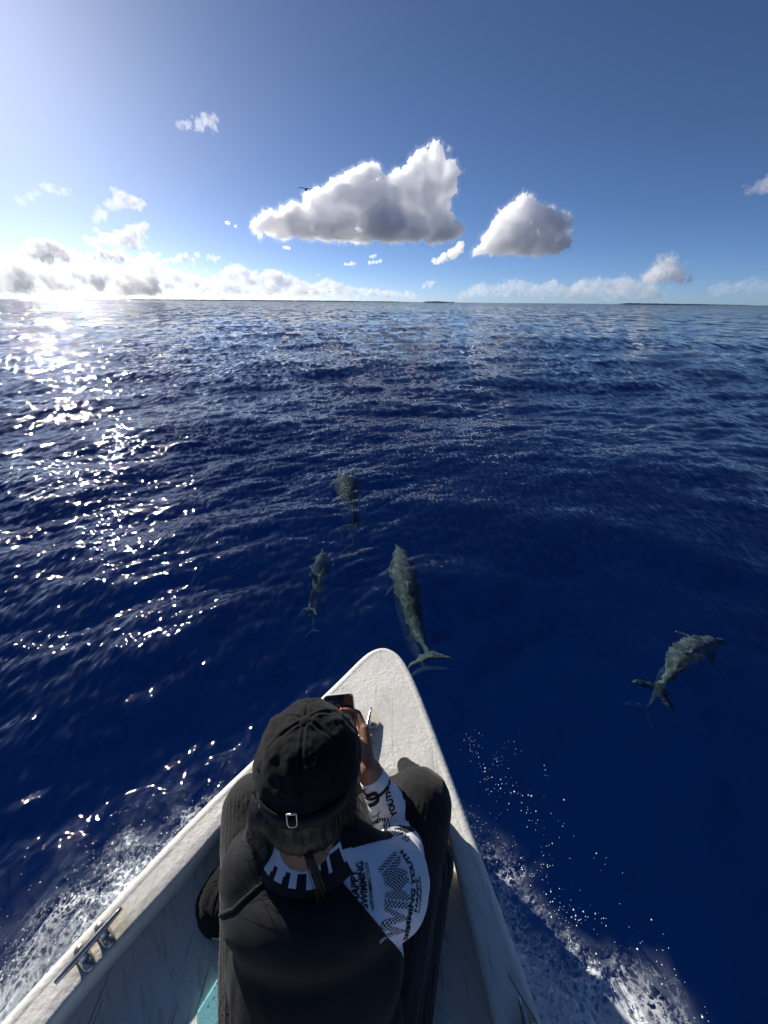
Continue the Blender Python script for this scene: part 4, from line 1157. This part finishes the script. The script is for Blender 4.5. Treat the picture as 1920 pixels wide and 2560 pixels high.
# forearm
def draw_s():
    """rounded block letter as a ribbon"""
    c = [(0.95, 0.82), (0.80, 0.97), (0.25, 0.97), (0.08, 0.80), (0.10, 0.60), (0.28, 0.50), (0.72, 0.50), (0.92, 0.40), (0.92, 0.18), (0.75, 0.03), (0.05, 0.03)]
    C_ = smooth_line(c, 0.05, 2); Nn = normals2(C_); V = np.concatenate([C_ + Nn * 0.10, C_ - Nn * 0.10]); n = len(C_)
    return V, [(i, i + 1, n + i + 1, n + i) for i in range(n - 1)]
V2, F = draw_s()
pp = path_px(zf([(520, 960), (780, 800)])); 
if len(pp) > 1: print_on('lettering', V2 * np.array([0.7, 0.7]), F, pp, 0.045, M_print, 0.0012)
V2, F = font_mesh('SWIMS', 0.02, 0.1); pp = path_px(zf([(600, 1370), (690, 1320), (780, 1240)]))
if len(pp) > 1: print_on('lettering', V2, F, pp, 0.0105, M_print)
V2, F = font_mesh('HAPPYSWIMMING', 0.02, 0.1); pp = path_px(zf([(600, 1215), (690, 1160), (765, 1075)]))
if len(pp) > 1: print_on('lettering', V2, F, pp, 0.0040, M_print)
V2, F = font_mesh('SW', 0.05, 0.0); pp = path_px(zf([(1330, 1720), (1220, 1420), (1120, 1210)]))
if len(pp) > 1:
    o = print_on('lettering', V2, F, pp, 0.040, M_half, 0.0008); add_xy(o, V2, 11)
V2, F = font_mesh('YOUTH', 0.05, 0.1); pp = path_px(zf([(1090, 1130), (1010, 850), (950, 640), (920, 560)]))
if len(pp) > 1: print_on('lettering', V2, F, pp, 0.0150, M_print)

# ---- trousers: wide crinkled legs
tp = [ellips(off3(PEL, (0.01, 0.0, -0.005)), (0.158, 0.125, 0.075)),
      rcone(HIP_R, KN_R, 0.098, 0.080), rcone(KN_R, off3(AN_R, (0.02, 0, 0.01)), 0.078, 0.06), rcone((0.02, 0.17, 0.52), (0.105, 0.42, 0.545), 0.075, 0.070), rcone((0.06, 0.30, 0.50), (0.085, 0.46, 0.52), 0.055, 0.06),
      rcone((0.098, 0.545, 0.640), (0.066, 0.605, 0.605), 0.034, 0.022),
      rcone(HIP_L, KN_L, 0.098, 0.080), rcone(KN_L, off3(AN_L, (-0.02, 0, 0.01)), 0.078, 0.06), rcone((-0.215, 0.17, 0.52), (-0.305, 0.41, 0.535), 0.070, 0.062),
      rcone((-0.17, 0.05, 0.515), (-0.05, 0.05, 0.515), 0.055, 0.055), rcone((-0.23, 0.12, 0.51), (-0.21, 0.04, 0.505), 0.05, 0.045)]
tr = blend_mesh('trousers', tp, 0.0052, 5, M_trous, None, 0.5)
own(tr)
P, N = get_pn(tr)
def pleats(P, a, b, lo=0.0):
    a = np.array(a, float); b = np.array(b, float); t = (b - a) / np.linalg.norm(b - a)
    e1 = np.cross(t, [0, 0, 1.0]); e1 /= np.linalg.norm(e1); e2 = np.cross(t, e1)
    r = P - a; an = np.arctan2(r @ e1, r @ e2)
    ph = an * 44 + 3.5 * fbm(np.stack([an * 2.2, (r @ t) * 7, 0 * an], 1), 2) + (r @ t) * 6
    s = np.sin(ph); return np.sign(s) * np.abs(s) ** 0.7
dR, _ = seg_dist(P, HIP_R, KN_R); dL, _ = seg_dist(P, HIP_L, KN_L)
pl = np.where(dR < dL, pleats(P, HIP_R, KN_R), pleats(P, HIP_L, KN_L))
P = P + N * (0.0019 * pl * np.clip(0.55 + 1.9 * fbm(P * 9, 3), 0, 1.6) + 0.0060 * fbm(P * 8, 2) + 0.002 * fbm(P * np.array([22, 10, 16]), 2, ridged=True))[:, None]
P[:, 2] = np.maximum(P[:, 2], FL + 0.002)
set_p(tr, P)

# ---- hair
hpz = [ellips(hp((0, -0.010, 0.0)), (0.082, 0.098, 0.088), hd), ellips(hp((0, -0.055, -0.050)), (0.066, 0.048, 0.046), hd), rcone(hp((-0.062, -0.030, -0.045)), hp((-0.082, -0.030, -0.100)), 0.032, 0.024), rcone(hp((-0.064, -0.045, -0.040)), (-0.212, 0.330, 0.925), 0.034, 0.022), rcone((-0.212, 0.330, 0.925), (-0.200, 0.300, 0.905), 0.022, 0.010),
       rcone(hp((0.062, -0.020, -0.055)), hp((0.072, 0.000, -0.110)), 0.024, 0.012)]
hair = blend_mesh('hair', hpz, 0.0045, 4, M_hair, None)
own(hair)
P, N = get_pn(hair); P = P + N * (0.0035 * fbm(np.stack([P[:, 0] * 70, P[:, 1] * 26, P[:, 2] * 16], 1), 3, ridged=True))[:, None]; set_p(hair, P)
rh = np.random.default_rng(5)
bm = bmesh.new()
def strand(p0, p1, sag, rad, wig=0.006):
    p0 = np.array(p0, float); p1 = np.array(p1, float); n = 9; ph = rh.uniform(0, 6, 3); Q = []
    for k in range(n):
        t = k / (n - 1); q = p0 + (p1 - p0) * t + np.array(sag) * (4 * t * (1 - t)) + wig * t * np.sin(ph + t * np.array([4, 5, 3]))
        Q.append(q)
    tube_bm(bm, Q, [rad * (1 - 0.6 * k / (n - 1)) for k in range(n)], 4)
for k in range(70):          # flyaway hair at the left of the neck
    a = hp((-0.080 + rh.normal() * 0.008, -0.035 + rh.normal() * 0.015, -0.055 - rh.uniform(0, 0.05)))
    strand(a, a + np.array([-0.045 * rh.uniform(0.2, 1.1), -0.01 + rh.normal() * 0.02, -0.035 + rh.normal() * 0.02]), (0, 0, 0.006), 0.00035)
for k in range(60):          # the thin tail lying over the collar
    a = hp((0.012 + rh.normal() * 0.004, -0.100, -0.060)); b = np.array([-0.098 + rh.normal() * 0.005, 0.250 + rh.normal() * 0.006, 0.895 - rh.uniform(0, 0.02)])
    strand(a, b, (0.010, -0.012, 0.004), 0.0007, 0.004)
for k in range(45):          # loose locks at the right ear
    a = hp((0.074 + rh.normal() * 0.004, -0.015 + rh.normal() * 0.012, -0.050)); strand(a, a + np.array([0.012 + rh.normal() * 0.012, -0.012 + rh.normal() * 0.012, -0.085 * rh.uniform(0.5, 1)]), (0.004, 0, 0), 0.0006, 0.005)
for k in range(420):         # hair hanging from under the rim of the cap to the nape
    a = rh.uniform(-1.25, 1.25); r0 = 0.097
    p0 = hp((r0 * 0.92 * math.sin(a), -r0 * math.cos(a) - 0.002, 0.004)); p1 = hp((0.070 * math.sin(a) + rh.normal() * 0.006, -0.085 * math.cos(a) + rh.normal() * 0.005, -0.058 - rh.uniform(0, 0.034) * (0.4 + 0.6 * abs(math.sin(a * 2.3 + 1)))))
    strand(p0, p1, ((0.006 * math.sin(a)), -0.006 * math.cos(a), 0), 0.0009 if rh.random() < 0.8 else 0.0004, 0.004 if rh.random() < 0.7 else 0.012)
st = bm_obj('hair_strand', bm, M_hair); own(st); st['kind'] = 'stuff'

# ---- cap
def cap_mesh(cx, cy, cz, rot, rx=0.093, ry=0.104, rz=0.104, low=0.02, seed=1, dents=1.0):
    """six-panel crown: dome with panel seams pressed in, soft dents"""
    R_ = np.array(Euler(rot).to_matrix()); c = np.array([cx, cy, cz]); V = []; F = []
    nu, nv = 120, 56
    for i in range(nv + 1):
        v = i / nv; el = math.pi / 2 - v * (math.pi / 2 - math.asin(low))
        for k in range(nu):
            a = 2 * math.pi * k / nu
            ce = max(math.cos(el), 1e-4) ** 0.80; se = math.sin(el)
            V.append((rx * ce * math.sin(a), ry * ce * math.cos(a), rz * se if se > 0 else rz * se * 0.95))
    for i in range(nv):
        for k in range(nu): F.append((i * nu + k, i * nu + (k + 1) % nu, (i + 1) * nu + (k + 1) % nu, (i + 1) * nu + k))
    V = np.array(V); r = np.linalg.norm(V, axis=1)[:, None]; D = V / r
    an = np.arctan2(V[:, 0], V[:, 1])
    s = np.abs((an / (math.pi / 3) + 0.5) % 1 - 0.5) * (math.pi / 3) * np.hypot(V[:, 0], V[:, 1])     # distance to the nearest panel seam
    topw = 1 - sstep(0.1, 0.5, np.hypot(V[:, 0], V[:, 1]) / rx)
    d = -0.0016 * np.exp(-(s / 0.0022) ** 2) + 0.0011 * (np.exp(-((s - 0.0050) / 0.0020) ** 2))
    q = V / 0.05 + seed
    d += dents * (0.0085 * fbm(q * 0.8, 2) + 0.0035 * fbm(q * 1.5 + 5, 2, ridged=True) + 0.0005 * fbm(q * 6, 2))
    V = V + D * d[:, None]
    return V @ R_.T + c, F, R_
cap_rot = (math.radians(-11), 0, math.radians(4))
CAPC = HEAD + np.array([0.0, -0.004, 0.012])
V, F, RC = cap_mesh(*CAPC, cap_rot)
capo = mesh_np('cap', V, F, M_cap); own(capo)
def cpt(v): return CAPC + RC @ np.array(v)
def sub(o): o.parent = capo; return o
v, f = ellips(cpt((0, 0, 0.103)), (0.0115, 0.0115, 0.0065), cap_rot); sub(mesh_np('button', v, f, M_cap))
for a, e in ((180 - 62, 30), (180 + 2, 30), (180 + 62, 30), (62, 34), (0, 34), (-62, 34)):
    a, e = math.radians(a), math.radians(e)
    p = (0.0935 * math.cos(e) ** 0.8 * math.sin(a), 0.1045 * math.cos(e) ** 0.8 * math.cos(a), 0.1045 * math.sin(e))
    bm = bmesh.new(); nrm = Vector(RC @ np.array([p[0] / 0.0088, p[1] / 0.0127, p[2] / 0.0139])).normalized(); c = Vector(cpt(p)) + nrm * 0.001
    e1 = nrm.orthogonal().normalized(); e2 = nrm.cross(e1)
    tube_bm(bm, [c + (e1 * math.cos(t) + e2 * math.sin(t)) * 0.0042 for t in np.linspace(0, 2 * math.pi, 17)], 0.0011, 6, cap=False)
    sub(bm_obj('eyelet', bm, M_cap))
# peak
V = []; F = []; nu, nv = 28, 12
for i in range(nv + 1):
    t = i / nv
    for k in range(nu + 1):
        a = math.radians(-68 + 136 * k / nu); e = math.cos(a * 90 / 68) ** 0.6 if abs(a) < math.radians(68) else 0
        x = 0.097 * math.sin(a) * (1 + 0.04 * t); y = 0.102 * math.cos(a) + 0.068 * t * e; z = -0.004 - 0.012 * t - 3.6 * x * x
        V.append(cpt((x, y, z)))
for i in range(nv):
    for k in range(nu): F.append((i * (nu + 1) + k, i * (nu + 1) + k + 1, (i + 1) * (nu + 1) + k + 1, (i + 1) * (nu + 1) + k))
pk = mesh_np('peak', V, F, M_cap); sub(pk); so = pk.modifiers.new('thick', 'SOLIDIFY'); so.thickness = 0.003; bpy.context.view_layer.update(); bake(pk)
# strap across the back opening with a metal buckle
bm = bmesh.new(); rows = []
for a in np.linspace(-48, 48, 25):
    r = math.radians(180 + a); w = 0.0115
    rows.append([bm.verts.new(Vector(cpt((0.0945 * math.sin(r), 0.1060 * math.cos(r), z)))) for z in (0.016 + w, 0.016 - w)])
for r0, r1 in zip(rows[:-1], rows[1:]): bm.faces.new((r0[0], r0[1], r1[1], r1[0]))
so = bm_obj('strap', bm, M_cap); sub(so); md = so.modifiers.new('thick', 'SOLIDIFY'); md.thickness = 0.002; bpy.context.view_layer.update(); bake(so)
ra = math.radians(180 + 2)
bc = cpt((0.0975 * math.sin(math.radians(187)), 0.1080 * math.cos(math.radians(187)), 0.024)); bz = RC @ np.array([0, 0, 1.0]); bx = RC @ np.array([1.0, 0, 0])
bm = bmesh.new(); L = [(-1, 0.9), (-1, -0.5), (-0.75, -0.95), (0, -1.05), (0.75, -0.95), (1, -0.5), (1, 0.9), (-1, 0.9)]
tube_bm(bm, [bc + bx * x * 0.0074 + bz * y * 0.0145 for x, y in L], 0.0010, 6)
tube_bm(bm, [bc + bx * -0.0074 + bz * 0.0130, bc + bx * 0.0074 + bz * 0.0130], 0.0016, 6)
M_ring = surf_mat('buckle_metal', (0.75, 0.75, 0.73), 0.3, 0.5, metallic=0.6)
sub(bm_obj('buckle', bm, M_ring))

# ---- phone
phone = empty('phone', tuple(PH_C)); tag(phone, 'dark phone with a pale rim held up in both hands over the bow', 'phone')
RP = np.stack([ph_r, ph_up, ph_n], 1)
def rr_box(w, h, t, r, bev, z0=0.0, seg=6):
    bm = bmesh.new(); rows = []
    def outline(ins):
        Q = []
        for cx, cy, a0 in ((1, 1, 0), (-1, 1, 90), (-1, -1, 180), (1, -1, 270)):
            for k in range(seg + 1):
                a = math.radians(a0 + 90 * k / seg); Q.append((cx * (w / 2 - r) + (r - ins) * math.cos(a), cy * (h / 2 - r) + (r - ins) * math.sin(a)))
        return Q
    for ins, z in ((bev, -t / 2), (bev * 0.3, -t / 2 + bev * 0.3), (0, -t / 2 + bev), (0, t / 2 - bev), (bev * 0.3, t / 2 - bev * 0.3), (bev, t / 2)):
        rows.append([bm.verts.new(Vector(PH_C + RP @ np.array([x, y, z + z0]))) for x, y in outline(ins)])
    n = len(rows[0])
    for r0, r1 in zip(rows[:-1], rows[1:]):
        for k in range(n): bm.faces.new((r0[k], r0[(k + 1) % n], r1[(k + 1) % n], r1[k]))
    bm.faces.new(list(reversed(rows[0]))); bm.faces.new(rows[-1])
    bmesh.ops.recalc_face_normals(bm, faces=bm.faces)
    return bm
def phown(o): o.parent = phone; o.matrix_parent_inverse = Matrix.Translation(-phone.location); return o
phown(bm_obj('case', rr_box(PW + 0.004, PHH + 0.004, 0.010, 0.013, 0.002), surf_mat('phone_case', (0.60, 0.57, 0.48), 0.4, 0.5), smooth=False))
phown(bm_obj('bezel', rr_box(PW, PHH, 0.0012, 0.012, 0.0004, 0.0054), surf_mat('phone_glass', (0.008, 0.008, 0.010), 0.08, 0.5), smooth=False))
phown(bm_obj('screen', rr_box(PW - 0.008, PHH - 0.022, 0.0008, 0.004, 0.0002, 0.0060), surf_mat('screen_glass', (0.030, 0.032, 0.055), 0.1, 0.5), smooth=False))

# ---- black cap lying on the floor, teal pad under the person
V, F, R2 = cap_mesh(0, 0, 0, (0, 0, 0), 0.088, 0.100, 0.085, low=0.0, seed=4, dents=0.8)
hat = empty('spare_cap', (-0.352, 0.368, FL)); hat.scale = (0.86, 0.86, 0.86); hat.rotation_euler = (math.radians(6), math.radians(-14), math.radians(-75))
tag(hat, 'black cap with embroidered edge lying on the floor left of the person', 'cap')
o = mesh_np('crown', V + np.array([0, 0, 0.012]), F, M_cap, hat)
V = []; F = []
for i in range(9):
    t = i / 8
    for k in range(25):
        a = math.radians(-70 + 140 * k / 24); e = max(0, math.cos(a * 90 / 70)) ** 0.6
        V.append((0.088 * math.sin(a), 0.098 * math.cos(a) + 0.062 * t * e, 0.012 + 0.003 * math.sin(t * 3)))
for i in range(8):
    for k in range(24): F.append((i * 25 + k, i * 25 + k + 1, (i + 1) * 25 + k + 1, (i + 1) * 25 + k))
pk = mesh_np('peak', V, F, M_cap, hat); md = pk.modifiers.new('thick', 'SOLIDIFY'); md.thickness = 0.003; bpy.context.view_layer.update(); bake(pk)
bm = bmesh.new(); rows = []
for a in np.linspace(60, 118, 14):
    r = math.radians(a); rows.append([bm.verts.new((0.0915 * math.sin(r), 0.1035 * math.cos(r), z)) for z in (0.026, 0.016)])
for r0, r1 in zip(rows[:-1], rows[1:]): bm.faces.new((r0[0], r0[1], r1[1], r1[0]))
em = surf_mat('embroidery', (0.60, 0.60, 0.58), 0.8, 0.2, 0.1, 8, base2=(0.02, 0.02, 0.02)); em.node_tree.nodes['Noise Texture'].inputs['Scale'].default_value = 160
bm_obj('embroidered_band', bm, em, hat)

pad = empty('foam_pad', (-0.25, 0.13, FL)); tag(pad, 'teal foam pad with black flecks under the seated person', 'foam pad')
def pad_bm():
    bm = bmesh.new(); Q = []
    corners = [(-0.372, 0.196), (-0.318, 0.292), (0.02, 0.16), (-0.06, 0.02), (-0.30, 0.02)]
    Q = smooth_line(corners + [corners[0]], 0.012, 1)[:-1]
    # keep the corners fairly tight
    rows = []
    for ins, z in ((0.0, 0.001), (0.0, 0.015), (0.003, 0.018)):
        c = Q.mean(0); rows.append([bm.verts.new(((q[0] - (q - c)[0] * ins * 8) + 0.25, (q[1] - (q - c)[1] * ins * 8) - 0.13, z)) for q in Q])
    n = len(Q)
    for r0, r1 in zip(rows[:-1], rows[1:]):
        for k in range(n): bm.faces.new((r0[k], r0[(k + 1) % n], r1[(k + 1) % n], r1[k]))
    bm.faces.new(rows[-1]); bmesh.ops.recalc_face_normals(bm, faces=bm.faces)
    return bm
mt = surf_mat('teal_foam', (0.16, 0.42, 0.48), 0.7, 0.3, 0.1, 20, 0.0006, 200)
n, l = mt.node_tree.nodes, mt.node_tree.links
sp = nd(n, 'ShaderNodeTexNoise'); sp.inputs['Scale'].default_value = 130; tc = nd(n, 'ShaderNodeTexCoord'); l.new(tc.outputs['Object'], sp.inputs['Vector'])
r_ = ramp(n, [(0.66, 0.0), (0.70, 1.0)]); l.new(sp.outputs['Fac'], r_.inputs[0])
mx = nd(n, 'ShaderNodeMix', data_type='RGBA'); l.new(r_.outputs[0], mx.inputs[0])
bs = [x for x in n if x.type == 'BSDF_PRINCIPLED'][0]; src = bs.inputs['Base Color'].links[0].from_socket
l.new(src, mx.inputs[6]); mx.inputs[7].default_value = (0.02, 0.05, 0.06, 1); l.new(mx.outputs[2], bs.inputs['Base Color'])
bm_obj('cushion', pad_bm(), mt, pad, smooth=False)
# ------------------------------------------------------------------ dolphins, just under the surface ahead of the bow
def dolphin_mat():  # grey hide with rippling underwater caustic light painted into its colour
    m, n, l = new_mat('caustic_lit_hide')
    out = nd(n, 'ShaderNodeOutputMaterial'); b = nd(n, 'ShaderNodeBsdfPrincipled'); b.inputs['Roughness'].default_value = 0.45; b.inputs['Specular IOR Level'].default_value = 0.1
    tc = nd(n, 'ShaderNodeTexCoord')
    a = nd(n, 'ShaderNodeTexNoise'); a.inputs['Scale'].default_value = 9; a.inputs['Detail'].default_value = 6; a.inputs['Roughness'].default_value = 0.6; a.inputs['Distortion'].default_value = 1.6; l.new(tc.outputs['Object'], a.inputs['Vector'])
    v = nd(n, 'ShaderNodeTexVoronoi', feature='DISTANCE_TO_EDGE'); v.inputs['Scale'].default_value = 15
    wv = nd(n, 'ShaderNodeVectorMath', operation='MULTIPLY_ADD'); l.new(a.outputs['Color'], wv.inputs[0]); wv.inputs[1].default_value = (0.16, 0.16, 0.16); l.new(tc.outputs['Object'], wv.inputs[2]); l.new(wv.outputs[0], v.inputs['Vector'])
    e = ramp(n, [(0.0, 0.75), (0.16, 0.0)]); l.new(v.outputs['Distance'], e.inputs[0])  # pale web of painted caustic lines
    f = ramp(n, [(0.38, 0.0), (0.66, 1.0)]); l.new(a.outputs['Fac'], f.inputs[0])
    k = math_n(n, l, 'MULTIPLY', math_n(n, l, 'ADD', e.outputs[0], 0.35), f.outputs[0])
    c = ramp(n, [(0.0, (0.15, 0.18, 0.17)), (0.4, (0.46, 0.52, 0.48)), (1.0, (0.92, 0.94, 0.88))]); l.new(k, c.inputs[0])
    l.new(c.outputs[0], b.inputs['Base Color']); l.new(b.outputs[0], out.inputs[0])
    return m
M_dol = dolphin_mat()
def fin_prism(P2, o, e1, e2, nrm, th):
    """flat fin: outline in (e1, e2), swelling in the middle"""
    o, e1, e2, nrm = map(lambda q: np.array(q, float), (o, e1, e2, nrm)); V = []; n = len(P2); c = np.mean(P2, axis=0)
    for s in (1, -1):
        for p in P2: V.append(o + e1 * p[0] + e2 * p[1] + nrm * s * th * 0.35)
        for p in P2: q = c + (np.array(p) - c) * 0.6; V.append(o + e1 * q[0] + e2 * q[1] + nrm * s * th)
        V.append(o + e1 * c[0] + e2 * c[1] + nrm * s * th * 1.1)
    F = []; m = 2 * n + 1
    for k in range(n):
        j = (k + 1) % n
        F += [(k, j, n + j, n + k), (n + k, n + j, 2 * n), (m + j, m + k, m + n + k, m + n + j), (m + n + j, m + n + k, m + 2 * n), (j, k, m + k, m + j)]
    return np.array(V), F
def dolphin(sp, rmax, label, roll=0.0, group='dolphins swimming under the surface', seed=0):
    sp = np.array(sp, float); s = np.concatenate([[0], np.cumsum(np.linalg.norm(np.diff(sp, axis=0), axis=1))])
    n = 46; t = np.linspace(0, 1, n); fine = np.linspace(0, s[-1], 300)
    Q = np.stack([np.interp(fine, s, sp[:, i]) for i in range(3)], 1)
    ker = np.hanning(61); ker /= ker.sum(); Qp = np.vstack([Q[0] + (Q[0] - Q[1]) * np.arange(30, 0, -1)[:, None], Q, Q[-1] + (Q[-1] - Q[-2]) * np.arange(1, 31)[:, None]])
    Q = np.stack([np.convolve(Qp[:, i], ker, 'valid') for i in range(3)], 1)
    C = np.stack([np.interp(t * 299, np.arange(300), Q[:, i]) for i in range(3)], 1)
    L = s[-1]
    rw = rmax * np.interp(t, [0, 0.02, 0.06, 0.085, 0.12, 0.20, 0.34, 0.48, 0.62, 0.75, 0.86, 0.93, 1.0], [0.10, 0.22, 0.28, 0.50, 0.66, 0.88, 1.0, 0.95, 0.75, 0.50, 0.28, 0.17, 0.10])
    rh_ = rmax * np.interp(t, [0, 0.02, 0.06, 0.085, 0.12, 0.20, 0.34, 0.48, 0.62, 0.75, 0.86, 0.93, 1.0], [0.08, 0.16, 0.22, 0.52, 0.72, 0.92, 1.05, 1.02, 0.85, 0.64, 0.42, 0.26, 0.10])
    T = np.gradient(C, axis=0); T /= np.linalg.norm(T, axis=1)[:, None]
    V = []; F = []; seg = 24; fr = []
    for i in range(n):
        up = np.array([math.sin(roll) * T[i][1], -math.sin(roll) * T[i][0], math.cos(roll)]); up -= T[i] * (up @ T[i]); up /= np.linalg.norm(up); sd = np.cross(T[i], up); fr.append((up, sd))
        for k in range(seg):
            a = 2 * math.pi * k / seg; V.append(C[i] + sd * rw[i] * math.cos(a) + up * rh_[i] * math.sin(a))
    for i in range(n - 1):
        for k in range(seg): F.append((i * seg + k, i * seg + (k + 1) % seg, (i + 1) * seg + (k + 1) % seg, (i + 1) * seg + k))
    F.append(tuple(range(seg))); F.append(tuple(reversed([(n - 1) * seg + k for k in range(seg)])))
    parts = [(np.array(V), F)]
    k = rmax
    up, sd = fr[-2]; fl = [(0.0, 0.25), (0.55, 0.05), (1.15, -0.55), (1.45, -1.15), (1.05, -0.95), (0.45, -0.72), (0.0, -0.55), (-0.45, -0.72), (-1.05, -0.95), (-1.45, -1.15), (-1.15, -0.55), (-0.55, 0.05)]
    parts.append(fin_prism([(x * k, y * k) for x, y in fl], C[-1], sd, -T[-1], up, 0.07 * k + 0.004))
    i = int(n * 0.26)
    up, sd = fr[i]
    for q in (-1, 1):
        o = C[i] + sd * q * rw[i] * 0.8 - up * rh_[i] * 0.45; e1 = sd * q * 0.85 - up * 0.35; e1 /= np.linalg.norm(e1)
        parts.append(fin_prism([(x * k, y * k) for x, y in [(-0.1, 0.32), (0.55, 0.12), (1.05, -0.45), (1.15, -0.85), (0.75, -0.70), (0.25, -0.38), (-0.1, -0.3)]], o, e1, -T[i], np.cross(e1, T[i]), 0.08 * k))
    i = int(n * 0.50); up, sd = fr[i]
    parts.append(fin_prism([(x * k, y * k) for x, y in [(0.0, 0.55), (0.45, 0.20), (0.85, -0.25), (0.95, -0.55), (0.55, -0.38), (0.0, -0.45)]], C[i] + up * rh_[i] * 0.9, up, -T[i], sd, 0.08 * k))
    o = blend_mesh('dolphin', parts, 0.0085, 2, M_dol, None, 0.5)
    tag(o, label, 'dolphin', group)
    return o
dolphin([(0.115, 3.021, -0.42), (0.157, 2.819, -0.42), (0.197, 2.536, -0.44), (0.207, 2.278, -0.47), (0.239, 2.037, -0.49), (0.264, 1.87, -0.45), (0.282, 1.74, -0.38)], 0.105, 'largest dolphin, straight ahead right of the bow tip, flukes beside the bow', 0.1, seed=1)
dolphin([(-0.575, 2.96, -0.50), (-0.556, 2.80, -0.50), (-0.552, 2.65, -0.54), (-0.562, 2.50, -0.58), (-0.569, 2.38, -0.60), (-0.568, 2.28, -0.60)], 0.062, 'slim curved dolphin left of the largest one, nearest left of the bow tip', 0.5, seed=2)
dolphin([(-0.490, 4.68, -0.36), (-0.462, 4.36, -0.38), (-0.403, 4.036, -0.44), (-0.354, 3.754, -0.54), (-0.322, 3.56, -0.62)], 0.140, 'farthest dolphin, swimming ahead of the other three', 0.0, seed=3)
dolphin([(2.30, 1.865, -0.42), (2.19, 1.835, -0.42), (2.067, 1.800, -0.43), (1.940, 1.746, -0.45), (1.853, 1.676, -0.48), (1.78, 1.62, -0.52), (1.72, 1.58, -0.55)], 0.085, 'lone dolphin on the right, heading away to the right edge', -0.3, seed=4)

# ------------------------------------------------------------------ spray thrown up by the bow
def spray():
    r = np.random.default_rng(21); base = np.array([(1, 0, 0), (-1, 0, 0), (0, 1, 0), (0, -1, 0), (0, 0, 1), (0, 0, -1)], float)
    FF = np.array([(0, 2, 4), (2, 1, 4), (1, 3, 4), (3, 0, 4), (2, 0, 5), (1, 2, 5), (3, 1, 5), (0, 3, 5)])
    V = []; F = []; off = 0
    def drop(p, rad):
        nonlocal off
        V.append(base * rad * r.uniform(0.7, 1.3, 3) + p); F.append(FF + off); off += 6
    H_L = HULL_L; H_R = HULL_R
    for i in range(7000):
        left = r.random() < 0.62
        H_ = H_L if left else H_R
        k = r.integers(0, 6); t = r.random(); p = H_[k] * (1 - t) + H_[k + 1] * t
        run = max(0.0, 0.98 - p[1])
        w = (0.16 + 0.56 * max(0, run - 0.05)) if left else (0.15 + 0.55 * max(0, run - 0.1))
        e = (r.normal(0.75, 0.28) if r.random() < 0.55 else r.uniform(0.3, 1.1)) * w
        nx = -1 if left else 1
        d = np.array([nx * 0.80, 0.45 if left else 0.25])
        q = p + d * e
        z = abs(r.normal(0.0, 0.035)) + 0.012
        rad = np.exp(r.normal(math.log(0.0013 if left else 0.0011), 0.5))
        if not left and r.random() < 0.6: continue
        drop(np.array([q[0], q[1], z]), min(rad, 0.005))
    for i in range(130):          # stray clusters farther out on the right
        t_ = r.random(); c = np.array([0.36 + 0.30 * t_ + 0.30 * r.random() ** 2.2, 1.05 - 0.85 * t_]); 
        for _ in range(int(r.integers(1, 8) * r.random()) + 1):
            q = c + r.normal(0, 0.018, 2); drop(np.array([q[0], q[1], 0.01 + abs(r.normal(0, 0.03))]), np.exp(r.normal(math.log(0.0014), 0.45)))
    o = mesh_np('spray', np.vstack(V), np.vstack(F), surf_mat('water_drops', (0.90, 0.93, 0.97), 0.12, 0.6, 0.02))
    tag(o, 'drops of white spray thrown up along both sides of the bow', 'spray', kind='stuff')
spray()

# ------------------------------------------------------------------ bird
def bird():
    d = ray(661, 409.5); d = d / np.linalg.norm(d); D = 40.0
    c = np.array([0, 0, CAM_H]) + d * D
    root = empty('seabird', tuple(c), math.radians(20)); tag(root, 'tiny dark seabird gliding left of the towers of the largest cloud', 'bird')
    mt = surf_mat('dark_plumage', (0.05, 0.045, 0.045), 0.8, 0.2)
    v, f = ellips((0, 0, 0), (0.085, 0.26, 0.085)); b = mesh_np('body', v, f, mt, root)
    v, f = rcone((0, 0.24, 0.02), (0, 0.36, 0.0), 0.05, 0.012); mesh_np('head', v, f, mt, root)
    for s in (-1, 1):
        V = []; F = []
        for i in range(9):
            t = i / 8; x = s * (0.05 + 0.60 * t); z = 0.05 + 0.06 * math.sin(t * 2.6) - 0.10 * t * t * (1 if s > 0 else 0.4); ch = 0.20 * (1 - t) ** 0.6 + 0.03; y = 0.06 - 0.16 * max(0, t - 0.45)
            for q, h in ((0.5, 0), (0.2, 0.014), (-0.5, 0.004), (0.2, -0.010)): V.append((x, y + ch * q, z + h))
        for i in range(8):
            for k in range(4): F.append((i * 4 + k, i * 4 + (k + 1) % 4, i * 4 + 4 + (k + 1) % 4, i * 4 + 4 + k))
        mesh_np('wing', V, F, mt, root)
    V = [(-0.05, -0.22, 0), (0.05, -0.22, 0), (0.09, -0.46, 0), (-0.09, -0.46, 0), (-0.05, -0.22, 0.02), (0.05, -0.22, 0.02), (0.09, -0.46, 0.01), (-0.09, -0.46, 0.01)]
    mesh_np('tail', V, [(0, 1, 2, 3), (7, 6, 5, 4), (0, 4, 5, 1), (1, 5, 6, 2), (2, 6, 7, 3), (3, 7, 4, 0)], mt, root)
bird()
